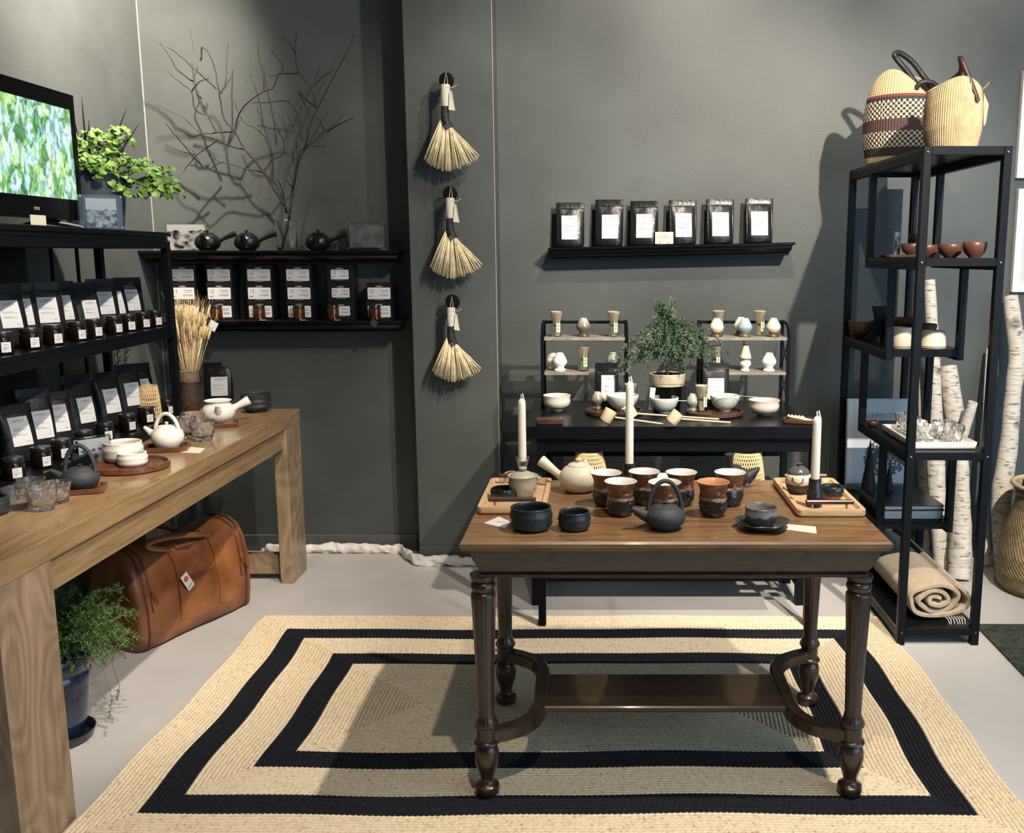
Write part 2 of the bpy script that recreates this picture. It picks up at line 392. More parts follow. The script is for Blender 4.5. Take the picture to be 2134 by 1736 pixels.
# ------------------------------------------------------------------ long display table on the left
LT = .785
t = thing('display_table', 'long light brown wood display table on the left', 'table', (-1.59, 3.29, 0))
ox, oy = -1.59, 3.29
LX0, LX1, LY0, LY1 = -2.14, -1.41, 2.14, 4.445
part('tabletop', G().box(LX0-ox, LX1-ox, LY0-oy, LY1-oy, .725, LT, .002), M['lam'], t, 20)
for yy0, yy1 in ((LY0, LY0+.235), (LY1-.205, LY1)):
    for xx0, xx1 in ((LX1-.062, LX1-.002), (LX0+.002, LX0+.062)):
        part('leg', G().box(xx0-ox, xx1-ox, yy0-oy+.001, yy1-oy-.001, 0, .724, .002), M['laml'], t, 20)
    ym = yy0+.02 if yy0 < 3 else yy1-.045
    part('end_board', G().box(LX0+.064-ox, LX1-.064-ox, ym-oy, ym+.025-oy, .075, .095, .001), M['laml'], t, 20)
    part('end_rail', G().box(LX0+.064-ox, LX1-.064-ox, ym-.11-oy if yy0 > 3 else ym-oy, ym-oy-.09 if yy0 > 3 else ym+.02-oy, .03, .12, .001), M['laml'], t, 20)
part('side_apron', G().box(LX1-.034-ox, LX1-.014-ox, LY0+.24-oy, LY1-.21-oy, .635, .722, .001), M['lam'], t, 20)
part('side_apron', G().box(LX0+.012-ox, LX0+.032-ox, LY0+.24-oy, LY1-.21-oy, .635, .722, .001), M['lam'], t, 20)
# ------------------------------------------------------------------ black shelving unit behind it
SU = (-1.78, 4.04); SA = math.atan2(.06, 1.11)
su = thing('shelving_unit', 'tall black metal shelving unit full of tea pouches standing on the display table', 'shelf', (SU[0], SU[1], 0), SA)
def sul(u, d, z=0):                        # u metres back from the far end, d metres behind the front: world point
    c, s = math.cos(SA), math.sin(SA)
    lx, ly = -d, -u
    return (SU[0]+lx*c-ly*s, SU[1]+lx*s+ly*c, z)
SZ = [.83, 1.207, 1.572]; UL = 1.86; UD = .30
for u in (0, UL-.03):
    for d in (0, UD-.03):
        part('post', G().box(-d-.03, -d, -u-.03, -u, LT+.0005, SZ[2]-.02, .002), M['black'], su, 20)
for z in SZ:
    part('shelf_board', G().box(-UD+.004, -.004, -UL+.03, -.031, z-.018, z-.001, .001), M['blackw'], su, 20)
    part('front_rail', G().box(-.028, -.001, -UL+.03, -.03, max(LT+.002, z-.05), z-.019, .001), M['black'], su, 20)
    part('back_rail', G().box(-UD+.001, -UD+.028, -UL+.03, -.03, max(LT+.002, z-.05), z-.019, .001), M['black'], su, 20)
    part('end_rail', G().box(-UD+.03, -.03, -.029, -.001, max(LT+.002, z-.05), z-.002, .001), M['black'], su, 20)
part('top_cap', G().box(-UD-.004, .004, -UL-.004, .006, SZ[2]-.001, SZ[2]+.016, .002), M['blackw'], su, 20)
SZ[2] += .016
part('back_panel', G().box(-UD-.004, -UD, -UL, -.55, LT+.06, SZ[2]-.03), M['blackw'], su, 20)
for u in (.40, .20):
    part('back_rod', G().box(-UD+.006, -UD+.016, -u, -u+.011, LT+.05, SZ[2]-.066), M['black'], su, 20)
# ------------------------------------------------------------------ wall ledges (moulded)
def ledge(name, label, x0, x1, yb, d, z, tilt=0):
    r = thing(name, label, 'shelf', ((x0+x1)/2, yb, z)); w = (x1-x0)/2
    pr = [(0, -.060, 0), (.056, -.060, 0), (.057, -.058, 0), (.057, -.052, 0), (.055, -.050, 0), (.060, -.046, 0), (.067, -.036, 0), (.071, -.024, 0), (.071, -.017, 0), (.074, -.016, 0), (.074, -.012, 0)]
    g = G(); rings = []
    for f, z_, ins in pr:
        yy = -(d*f/.078)
        i = .06*(1-f/.078)
        rings.append([(-w+i, 0, z_), (w-i, 0, z_), (w-i, yy, z_), (-w+i, yy, z_)])
    g.loft(rings); part('moulding', g, M['ledge'], r, 20)
    part('board', G().box(-w-.006, w+.006, -d-.006, 0, -.012, 0, .002), M['ledge'], r, 20)
    r.rotation_euler = (0, -tilt, 0)
    return r
ledge('wall_ledge', 'upper black moulded wall shelf carrying the branch vase and black teapots', LW+.005, -.953, BW, .175, 1.517)
ledge('wall_ledge', 'lower black moulded wall shelf carrying stacked black tea boxes', LW+.005, -.95, BW, .185, 1.191)
RT = math.atan2(.025, 1.156)
ledge('wall_ledge', 'black moulded wall shelf with six tea pouches on the right', -.239, .917, BW, .145, 1.543, RT)
def rl(x): return 1.543+(x-.339)*math.tan(RT)
# ------------------------------------------------------------------ black desk and its bench
DK = .836
dk = thing('black_desk', 'black desk against the wall behind the oak table', 'desk', (.29, 4.0, 0))
ox, oy = .29, 4.0
part('desktop', G().box(-.30-ox, .845-ox, 3.69-oy, 4.37-oy, DK-.05, DK, .002), M['blackw'], dk, 20)
fx0, fx1 = on_z(1131, 1304, 0)[0], on_z(1694, 1318, 0)[0]
for lx, ly in ((fx0, 3.72), (fx1-.012, 3.72), (fx0, 4.32), (fx1-.012, 4.32)):
    part('leg', G().box(lx-.015-ox, lx+.015-ox, ly-.015-oy, ly+.015-oy, .0102 if ly < 4 else 0, DK-.051, .001), M['black'], dk, 20)
part('front_rail', G().box(fx0+.016-ox, fx1-.029-ox, 3.71-oy, 3.73-oy, DK-.105, DK-.051, .001), M['black'], dk, 20)
part('back_rail', G().box(fx0+.016-ox, fx1-.029-ox, 4.31-oy, 4.33-oy, DK-.25, DK-.051, .001), M['black'], dk, 20)
for lx in (fx0, fx1-.012):
    part('side_rail', G().box(lx-.012-ox, lx+.012-ox, 3.736-oy, 4.304-oy, DK-.105, DK-.051, .001), M['black'], dk, 20)
bn = thing('low_bench', 'low black bench standing under the black desk', 'bench', (.29, 4.12, 0))
ox, oy = .29, 4.12
BZ = .50
part('seat', G().box(-.20-ox, .775-ox, 3.665-oy, 4.285-oy, BZ-.03, BZ, .002), M['blackw'], bn, 20)
bx0 = on_z(1115, 1260, 0)[0]; bx1 = on_z(1665, 1260, 0)[0]
for lx in (bx0+.004, bx1):
    for ly in (3.98, 4.26):
        part('leg', G().box(lx-.017-ox, lx+.017-ox, ly-.02-oy, ly+.02-oy, 0, BZ-.031, .001), M['black'], bn, 20)
    part('side_rail', G().box(lx-.012-ox, lx+.012-ox, 4.001-oy, 4.239-oy, .07, .11, .001), M['black'], bn, 20)
part('stretcher', G().box(bx0+.018-ox, bx1-.018-ox, 4.10-oy, 4.13-oy, .06, .1, .001), M['black'], bn, 20)
part('stretcher', G().box(bx0+.018-ox, bx1-.018-ox, 3.965-oy, 3.985-oy, .115, .15, .001), M['black'], bn, 20)
# ------------------------------------------------------------------ staggered tower shelf on the right
TX0, TX1, TY0, TY1 = 1.155, 1.472, 3.53, 4.57
tw = thing('tower_shelf', 'tall black staggered metal shelf on the right holding baskets and bowls', 'shelf', (1.31, 4.05, 0))
ox, oy = 1.31, 4.05
TWZ = [1.88, 1.486, 1.12, .765, .40, .05]
P_ = .03
for x in (TX0, TX1-P_):
    for y in (TY0, TY1-P_):
        part('post', G().box(x-ox, x+P_-ox, y-oy, y+P_-oy, 0, 1.88, .002), M['black'], tw, 20)
def tshelf(z, y0, y1, hang=None, up=0):
    part('shelf_board', G().box(TX0+.002-ox+(P_ if 0 else 0), TX1-.002-ox, y0+P_+.001-oy, y1-P_-.001-oy, z-.014, z-.001), M['blackw'], tw, 20)
    for y in (y0, y1-P_):
        part('cross_rail', G().box(TX0+P_-ox, TX1-P_-ox, y+.001-oy, y+P_-.001-oy, z-.03, z, .001), M['black'], tw, 20)
    for x in (TX0, TX1-P_):
        part('side_rail', G().box(x+.001-ox, x+P_-.001-ox, y0+P_-oy, y1-P_-oy, z-.044, z-.0145, .001), M['black'], tw, 20)
        if hang:
            part('hanger', G().box(x+.001-ox, x+P_-.001-ox, hang-oy, hang+P_-oy, z-.044, up-.044, .001), M['black'], tw, 20)
tshelf(1.88, TY0, TY1); tshelf(.07, TY0, TY1)
SF = 4.235; SR = 3.865
tshelf(TWZ[1], TY0, SF, SF-P_, 1.88)
tshelf(TWZ[2], SR, TY1, SR, TWZ[1])
tshelf(TWZ[3], TY0, SF, SF-P_, TWZ[2])
tshelf(TWZ[4], SR, TY1, SR, TWZ[3])
for x in (TX0, TX1-P_):
    part('hanger', G().box(x+.001-ox, x+P_-.001-ox, SF-P_-oy, SF-oy, .07, TWZ[4]-.044, .001), M['black'], tw, 20)
for z in (1.858, TWZ[1]-.018, TWZ[3]-.018, .052):
    for x in (TX0+P_/2, TX1-P_/2):
        part('bolt', G().lathe([(.006, 0), (.0055, .003), (.003, .0045)], 10, (0, 0, 0), M=Matrix.Translation((x-ox, TY0-oy+.001, z)) @ Matrix.Rotation(PI/2, 4, 'X')), M['bolt'], tw, 40)
# ------------------------------------------------------------------ shared builders for wares
def stand(px, py, z, r=0):
    x, y = on_z(px, py, z); y += r
    return ((px-CX)*mpp(y, z), y, z)
def pouch_mesh(w, h, d, top=1.0):
    T = [0, .03, .1, .25, .45, .65, .8, .86, .875, .89, 1]
    D = [.40, .48, .5, .47, .39, .26, .13, .06, .05, .035, .03]
    W = [.93, .97, 1, 1, 1, 1, 1, 1, 1.0, 1, .985]
    g = G(); rings = []
    for t, dd, ww in zip(T, D, W):
        rg = []
        for i in range(24):
            a = 2*PI*i/24; c, s = math.cos(a), math.sin(a)
            x = w/2*ww*math.copysign(abs(c)**.5, c); y = dd*d*math.copysign(abs(s)**.8, s)
            y += .0025*math.sin(x*150+t*7)*(t > .79)*(t < .87)
            rg.append((x, y+(t-.3)*d*.12, t*h))
        rings.append(rg)
    return g.loft(rings), (T, D)
def label_mesh(w, h, d, lw, z0, z1, TD, off=.0018, dx=0):
    T, D = TD
    def fn(u, v):
        x = dx+(u-.5)*lw; z = z0+(z1-z0)*v; t = z/h
        for k in range(len(T)-1):
            if T[k] <= t <= T[k+1]: break
        b = d*(D[k]+(D[k+1]-D[k])*(t-T[k])/(T[k+1]-T[k]))
        y = -b*(max(0, 1-abs(x/(w/2))**4))**.4+(t-.3)*d*.12
        return (x, y-off, z)
    return fn
PCH = {}
def pouch(label, loc, rz, w, h, d, lab, matname='foil', group=None, name='tea_pouch', zf=0):
    """lab = (label width, bottom height, top height, sideways shift)"""
    key = (round(w, 3), round(h, 3), round(d, 3), lab, matname)
    r = thing(name, label, 'tea pouch', loc, rz, group)
    if key not in PCH:
        g, TD = pouch_mesh(w, h, d)
        a = g.mesh('pouch', 60); a.materials.append(M[matname])
        lw, z0, z1, dx = lab
        f = label_mesh(w, h, d, lw, z0, z1, TD, .0018, dx)
        b = G().grid(f, 6, 8).mesh('label', 180); b.materials.append(M['paper'])
        f2 = label_mesh(w, h, d, lw, z0, z1, TD, .0023, dx)
        g2 = G()
        me = text('artifact', lw*.2); lh = z1-z0
        vs = [f2(.5+v.co.x/lw, .87+v.co.y/lh) for v in me.vertices]
        g2.add(vs, [tuple(p.vertices) for p in me.polygons])
        for (u0, u1, v) in ((.46, .54, .78), (.12, .62, .58), (.12, .84, .53), (.12, .56, .40), (.12, .78, .36), (.7, .88, .12)):
            g2.add([f2(u0, v), f2(u1, v), f2(u1, v+.014), f2(u0, v+.014)], [(0, 1, 2, 3)])
        c = g2.mesh('label_print', None); c.materials.append(M['ink'])
        zz = G().tube([(-w*.49, -.03*d-.002+.07*d, h*.865), (0, -.075*d-.002+.07*d, h*.865), (w*.49, -.03*d-.002+.07*d, h*.865)], .0018, 6).mesh('zip_seal', 60); zz.materials.append(M[matname])
        es = []
        for sx_ in (-1, 1):
            f3 = label_mesh(w, h, d, w*.88, .05*h, .845*h, TD, .0006)
            e1 = G().tube([f3(.5+.5*sx_, k_/8) for k_ in range(9)], .0016, 5).mesh('edge_seal', 60); e1.materials.append(M[matname]); es.append(e1)
        PCH[key] = (a, b, c, zz, es)
    a, b, c, zz, es = PCH[key]
    part('pouch_body', a, None, r); lb = part('label', b, None, r); o = part('label_print', c, None, lb); part('zip_seal', zz, None, r)
    part('edge_seal', es[0], None, r); part('edge_seal', es[1], None, r)
    return r
JAR = {}
def jar(label, loc, rz, r=.033, h=.068, kind='darkjar', group=None, lw=.85):
    key = (r, h, kind, lw)
    t = thing('glass_jar', label, 'jar', loc, rz, group)
    if key not in JAR:
        hb = h*.76
        a = G().lathe([(r*.9, 0), (r, .004), (r, hb*.9), (r*.96, hb*.97), (r*.9, hb)], 28).mesh('jar_body', 45); a.materials.append(M[kind])
        b = G().lathe([(r*.93, hb), (r*.95, hb+.001), (r*.95, h-.002), (r*.9, h)], 28).mesh('lid', 45); b.materials.append(M['lid'])
        def f(u, v):
            an = -PI/2+(u-.5)*lw; rr = r+.0009; return (rr*math.cos(an), rr*math.sin(an), hb*(.14+.6*v))
        c = G().grid(f, 8, 2).mesh('label', 180); c.materials.append(M['paper'])
        def f2(u, v):
            an = -PI/2+(u-.5)*lw; rr = r+.0014; return (rr*math.cos(an), rr*math.sin(an), hb*(.14+.6*v))
        g2 = G()
        for u0, u1, v in ((.3, .7, .72), (.2, .8, .45), (.2, .55, .3)):
            for k in range(3):
                a0 = u0+(u1-u0)*k/3; a1 = u0+(u1-u0)*(k+1)/3
                g2.add([f2(a0, v), f2(a1, v), f2(a1, v+.05), f2(a0, v+.05)], [(0, 1, 2, 3)])
        d = g2.mesh('label_print', None); d.materials.append(M['ink'])
        JAR[key] = (a, b, c, d)
    a, b, c, d = JAR[key]
    part('jar_body', a, None, t); part('lid', b, None, t)
    if lw > 0: l_ = part('label', c, None, t); part('label_print', d, None, l_)
    return t
def bowl_g(prof, th=.004, n=32, mod=None):
    """open vessel from an outer profile (r,z) bottom to rim"""
    inner = [(max(.001, r-th), z) for r, z in prof[::-1]]
    inner = [(r, max(z, prof[0][1]+th)) for r, z in inner]
    return G().lathe(prof+[(prof[-1][0]-th*.5, prof[-1][1]+th*.35)]+inner+[(.001, prof[0][1]+th)], n, mod=mod)
def arc(c, rx, rz, a0, a1, n=16, ax='x'):
    o = []
    for i in range(n+1):
        a = R(a0+(a1-a0)*i/n); u, v = rx*math.cos(a), rz*math.sin(a)
        o.append((c[0]+u, c[1], c[2]+v) if ax == 'x' else (c[0], c[1]+u, c[2]+v))
    return o
TUM = []
def tumbler(label, loc, rz, s=1.0, group=None):
    if not TUM:
        rr = random.Random(3); g = G(); n = 18
        rows = [(.024, 0), (.029, .006), (.031, .018), (.033, .03), (.035, .042), (.037, .054), (.0385, .064), (.037, .0645), (.034, .052), (.031, .036), (.027, .02), (.02, .012), (.001, .011)]
        rings = []
        for k, (r, z) in enumerate(rows):
            rg = []
            for i in range(n):
                a = 2*PI*(i+(k % 2)*.5)/n
                q = 1+(rr.uniform(-.09, .09) if 0 < k < 6 else rr.uniform(-.02, .02) if k > 6 else 0)
                rg.append((r*q*math.cos(a), r*q*math.sin(a), z+(rr.uniform(-.003, .003) if 1 < k < 6 else 0)))
            rings.append(rg)
        g.loft(rings); me = g.mesh('tumbler', 25); me.materials.append(M['glass']); TUM.append(me)
    o = solo('glass_tumbler', TUM[0], None, label, 'glass', loc, rz, group); o.scale = (s, s, s); return o
def card(name, label, pts, z, m=None, cat='card', th=.0008):
    c = on_z(sum(p[0] for p in pts)/len(pts), sum(p[1] for p in pts)/len(pts), z)
    poly = [on_z(*p, z) for p in pts]
    return solo(name, G().prism([(x-c[0], y-c[1]) for x, y in poly], 0, th), m or M['paper'], label, cat, (c[0], c[1], z+.0003), smooth=None)
def photo_mat(name, seed, sky=.6):
    """flat black and white landscape print"""
    m, nt, b = _mat(name); n = nt.nodes; l = nt.links
    tc = n.new('ShaderNodeTexCoord'); sx = n.new('ShaderNodeSeparateXYZ'); l.new(tc.outputs['Generated'], sx.inputs[0])
    mp = n.new('ShaderNodeMapping'); mp.inputs['Location'].default_value = (seed, seed*2, seed); l.new(tc.outputs['Generated'], mp.inputs[0])
    nz = n.new('ShaderNodeTexNoise'); nz.inputs['Scale'].default_value = 4.5; nz.inputs['Detail'].default_value = 6; l.new(mp.outputs[0], nz.inputs['Vector'])
    cr = n.new('ShaderNodeValToRGB'); l.new(nz.outputs['Fac'], cr.inputs[0]); e = cr.color_ramp.elements
    e[0].position = .40; e[0].color = (.01, .01, .01, 1); e[1].position = .62; e[1].color = (.75, .72, .68, 1)
    ad = n.new('ShaderNodeMath'); ad.operation = 'MULTIPLY_ADD'; ad.inputs[1].default_value = .35; l.new(nz.outputs['Fac'], ad.inputs[0]); l.new(sx.outputs['Z'], ad.inputs[2])
    gt = n.new('ShaderNodeMath'); gt.operation = 'GREATER_THAN'; gt.inputs[1].default_value = sky+.175; l.new(ad.outputs[0], gt.inputs[0])
    mx = n.new('ShaderNodeMix'); mx.data_type = 'RGBA'; l.new(gt.outputs[0], mx.inputs[0]); l.new(cr.outputs[0], mx.inputs[6]); mx.inputs[7].default_value = (.82, .79, .74, 1)
    l.new(mx.outputs[2], b.inputs['Base Color']); b.inputs['Roughness'].default_value = .35
    return m
def acrylic_frame(label, loc, rz, w, h, m, pr=(.05, .95, .03, .95), tilt=0, th=.012):
    t = thing('acrylic_photo_frame', label, 'photo frame', loc, rz)
    part('front_block', G().box(-w/2, w/2, -th, -.0015, .001, h, .001), M['acr'], t, 20)
    part('back_block', G().box(-w/2, w/2, .0015, th, .001, h, .001), M['acr'], t, 20)
    part('print', G().box(-w/2+w*pr[0], -w/2+w*pr[1], -.0008, .0008, h*pr[2], h*pr[3]), m, t, 20)
    for x in (-1, 1):
        for z in (.06, .94):
            part('corner_magnet', G().lathe([(.003, 0), (.0028, .001), (.001, .0015)], 10, M=Matrix.Translation((x*w*.46, -th, h*z)) @ Matrix.Rotation(PI/2, 4, 'X')), M['steel'], t)
    t.rotation_euler = (tilt, 0, rz); return t
# ------------------------------------------------------------------ television
tv = thing('television', 'flat television showing tea leaves on top of the black shelving', 'television', (-1.915, 3.17, SZ[2]))
def bx(x0, x1, y0, y1, z0, z1, b=.002): return G().box(x0, x1, y0, y1, z0, z1, b)
part('housing', bx(-.06, .012, -.43, .43, .035, .475, .004), M['plastic'], tv, 20)
fr = part('bezel', G().box(.012, .018, -.43, .43, .035, .105).box(.012, .018, -.43, .43, .421, .475).box(.012, .018, -.43, -.405, .105, .421).box(.012, .018, .405, .43, .105, .421), M['gloss'], tv, 20)
mm, nt, b = _mat('screen_picture'); n = nt.nodes; l = nt.links
tc = n.new('ShaderNodeTexCoord'); mp = n.new('ShaderNodeMapping'); mp.inputs['Scale'].default_value = (1, 20, 11); mp.inputs['Rotation'].default_value = (.6, 0, 0); l.new(tc.outputs['Object'], mp.inputs[0])
nz = n.new('ShaderNodeTexNoise'); nz.inputs['Scale'].default_value = 1.6; nz.inputs['Detail'].default_value = 2; l.new(mp.outputs[0], nz.inputs['Vector'])
ad = n.new('ShaderNodeVectorMath'); ad.operation = 'MULTIPLY_ADD'; ad.inputs[1].default_value = (1.5, 1.5, 1.5); l.new(nz.outputs['Color'], ad.inputs[0]); l.new(mp.outputs[0], ad.inputs[2])
vo = n.new('ShaderNodeTexVoronoi'); vo.feature = 'F1'; vo.inputs['Scale'].default_value = 2.0; l.new(ad.outputs[0], vo.inputs['Vector'])
sp = n.new('ShaderNodeSeparateColor'); l.new(vo.outputs['Color'], sp.inputs[0])
c1 = n.new('ShaderNodeValToRGB'); l.new(sp.outputs[0], c1.inputs[0]); e = c1.color_ramp.elements
e[0].position = 0; e[0].color = (.10, .26, .10, 1); e[1].position = 1; e[1].color = (.42, .62, .80, 1)
for p_, c_ in ((.2, (.16, .38, .12)), (.35, (.45, .68, .22)), (.5, (.40, .62, .58)), (.65, (.48, .66, .85)), (.82, (.62, .80, .48))):
    k = e.new(p_); k.color = (*c_, 1)
c2 = n.new('ShaderNodeValToRGB'); l.new(vo.outputs['Distance'], c2.inputs[0]); e = c2.color_ramp.elements
e[0].position = .15; e[0].color = (1.1, 1.1, 1.1, 1); e[1].position = .75; e[1].color = (.25, .38, .32, 1)
mu = n.new('ShaderNodeMix'); mu.data_type = 'RGBA'; mu.blend_type = 'MULTIPLY'; mu.inputs[0].default_value = 1; l.new(c1.outputs[0], mu.inputs[6]); l.new(c2.outputs[0], mu.inputs[7])
b.inputs['Base Color'].default_value = (.01, .01, .01, 1); b.inputs['Roughness'].default_value = .2
l.new(mu.outputs[2], b.inputs['Emission Color']); b.inputs['Emission Strength'].default_value = 1.15
part('screen', G().box(.011, .0135, -.405, .405, .105, .421), mm, tv, None, 'lit screen picture of green tea leaves')
part('logo', text('onn', .022, Matrix.Translation((.0186, .135, .066)) @ Matrix.Rotation(PI/2, 4, 'Z') @ UP), M['paper'], tv, None)
for y in (-.3, .27):
    part('stand_foot', G().tube([(-.09, y-.05, .008), (-.04, y, .03), (.06, y+.06, .008)], [.008, .012, .008], 8), M['plastic'], tv)
# small paper card below it
solo('price_card', G().box(0, .001, -.035, .035, 0, .035), M['cream'], 'small cream paper card standing under the television', 'card', (-1.80, y_of(80, -1.80, 1.6), SZ[2]+.0005), R(-8), smooth=None)
# ------------------------------------------------------------------ leafy plant on the shelving top
pp = (-1.955, 3.80, SZ[2])
t = thing('leafy_plant', 'bright green leafy trailing plant in a grey pot beside the television', 'plant', pp)
part('pot', bowl_g([(.092, 0), (.097, .004), (.118, .19), (.122, .215)], .006, 32), mat('grey_pot', (.06, .065, .075), .5), t)
part('soil', G().lathe([(.11, .19), (.108, .2), (.001, .21)], 24), mat('potting_soil', (.02, .014, .01), .95), t)
LEAF = []
for q in range(4):
    ww, ll, cc = ((.014, .030, .005), (.017, .027, .004), (.0125, .025, .006), (.0185, .032, .005))[q]
    g = G()
    vs = [(0, 0, 0)]; rows = [(.25, .8), (.5, 1.0), (.75, .72)]
    for (tt, wk) in rows: vs += [(-ww*wk, ll*tt, cc*math.sin(tt*PI)+.004), (0, ll*tt, cc*math.sin(tt*PI)), (ww*wk, ll*tt, cc*math.sin(tt*PI)+.004)]
    vs.append((0, ll, -cc))
    fs = [(0, 2, 1), (0, 3, 2)]
    for k in range(2):
        a = 1+3*k; fs += [(a, a+1, a+4, a+3), (a+1, a+2, a+5, a+4)]
    fs += [(7, 8, 10), (8, 9, 10)]
    me = g.add(vs, fs).mesh('leaf', 180); me.materials.append(mat('green_leaf' if q % 2 else 'young_green_leaf', ((.085, .185, .022), (.125, .235, .035), (.065, .15, .02), (.155, .27, .05))[q], .5, spec=.3)); LEAF.append(me)
r5 = random.Random(11)
blobs = []
for (bx_, by_, br_, oy_) in ((188, 300, 30, -.05), (225, 290, 27, 0), (270, 285, 30, .02), (180, 330, 26, -.07), (215, 335, 30, -.06), (258, 330, 30, 0), (300, 345, 30, .03), (343, 362, 28, .07), (285, 385, 28, .0), (330, 392, 28, .05), (352, 385, 22, .08), (245, 365, 24, -.05), (203, 350, 24, -.12), (238, 345, 24, -.11), (182, 345, 22, -.12), (262, 352, 22, -.10)):
    blobs.append((((bx_-213)*.0019, oy_, .51-(by_-197)*.00187), br_*.0019))
nl = 0; LG = G()
for (c, rad) in blobs:
    for k in range(int(43*rad/.055)):
        v = Vector((r5.gauss(0, 1), r5.gauss(0, 1), r5.gauss(0, 1))).normalized()
        if v.z < -.5: v.z *= -1
        q_ = r5.uniform(.65, 1.08); p = Vector(c)+Vector((v.x*rad, v.y*rad, v.z*rad*.85))*q_
        q = (v*.6+Vector((.35, -.35, .55))).normalized()
        rot = q.to_track_quat('Z', 'Y').to_matrix().to_4x4() @ Matrix.Rotation(r5.uniform(0, 2*PI), 4, 'Z') @ Matrix.Scale(r5.uniform(.75, 1.15), 4)
        nl += 1; ml = LEAF[r5.randrange(4)]
        if nl % 2:
            o = bpy.data.objects.new('leaf', ml); _link(o); o.parent = t; o.matrix_local = Matrix.Translation(p) @ rot
        else:
            mx_ = Matrix.Translation(p*.97) @ rot; LG.add([tuple(mx_ @ v.co) for v in ml.vertices], [tuple(f.vertices) for f in ml.polygons])
part('inner_leaves', LG, bpy.data.materials['green_leaf'], t, 180, kind='stuff')
g = G()
for k, (c, rad) in enumerate(blobs):
    for j in range(4):
        e_ = Vector(c)+Vector((r5.uniform(-1, 1), r5.uniform(-1, 1), r5.uniform(-.5, .8)))*rad*.8
        g.tube([(r5.uniform(-.04, .04), r5.uniform(-.04, .04), .14), ((c[0]+e_.x)/3, (c[1]+e_.y)/3, .2), tuple(e_)], [.003, .0025, .0015], 5)
part('stems', g, mat('plant_stem', (.08, .14, .03), .6), t)
SPK = mat('purple_blade', (.055, .035, .03), .5)
for (dx, dy, dz) in ((-.09, -.02, .51), (-.085, -.03, .47), (-.015, 0, .505), (-.04, -.02, .42), (.02, -.03, .415), (.20, 0, .41), (.14, .03, .47)):
    a = Vector((dx*.3-.01, dy*.25, .21)); b_ = Vector((dx, dy, dz)); g = G(); vs = []
    for i in range(7):
        u = i/6; p = a.lerp(b_, u); w = .006*(1-u)**.6+.0005
        vs += [(p.x-w, p.y, p.z), (p.x, p.y-w*.6, p.z), (p.x+w, p.y, p.z)]
    part('blade_leaf', g.add(vs, [(3*i+j, 3*i+j+1, 3*i+4+j, 3*i+3+j) for i in range(6) for j in range(2)]), SPK, t, 180)
# ------------------------------------------------------------------ photo frame beside the plant
acrylic_frame('clear acrylic photo frame beside the television on the shelving top', (-1.83, y_of(213, -1.83, 1.6), SZ[2]+.001), R(38), .145, .125, photo_mat('black_white_print_a', 3.1, .6), (.16, .86, .06, .9))
# ------------------------------------------------------------------ pouches and jars on the shelving
def su_at(px, d, z):
    """world spot on a shelf: d behind the front line, seen at px"""
    lo, hi = 0., UL
    for _ in range(40):
        m_ = (lo+hi)/2; p = sul(m_, d, z); zc = p[1]*math.cos(TH)+(H-z)*math.sin(TH)
        if CX+p[0]*F/zc > px: lo = m_
        else: hi = m_
    return sul(lo, d, z)
tops = [(20, 60), (47, 52), (101, 48), (131, 56), (179, 56), (219, 50), (239, 62), (275, 50)]
for i, (px, a) in enumerate(tops):
    p = su_at(px, .165+.02*(i % 2), SZ[1])
    pouch('%s matte black tea pouch from the left on the shelving middle row' % ORD[i], p, R(a), .115, .198 if i not in (4,) else .19, .075, (.064, .062, .148, 0) if i != 4 else (.056, .05, .125, .012), 'matte', 'pouches on the middle shelf')
bots = [(41, 62, .19), (82, 55, .225), (122, 54, .195), (171, 64, .235), (229, 64, .215), (270, 57, .225), (312, 60, .215)]
k = 0
for i, (px, a, hh) in enumerate(bots):
    p = su_at(px, .17, SZ[0])
    pouch('%s matte black tea pouch from the left on the shelving bottom row' % ORD[i], p, R(a), .115, hh, .075, (.064, .058, .150, 0.008*(i % 2)), 'matte', 'pouches on the lowest visible shelf')
for i, px in enumerate((6, 65, 113, 162, 196, 238, 268, 298, 323)):
    p = su_at(px, .06, SZ[1])
    jar('%s small dark labelled jar from the left on the shelving middle row' % ORD[i], p, R(52+(i*37 % 17)), .031, .066, group='jars on the middle shelf')
for i, px in enumerate((30, 88, 130, 176, 220, 267, 306, 348)):
    p = su_at(px, .058, SZ[0])
    jar('%s small dark labelled jar from the left on the shelving bottom row' % ORD[i], p, R(50+(i*29 % 19)), .031, .066, group='jars on the lowest visible shelf')
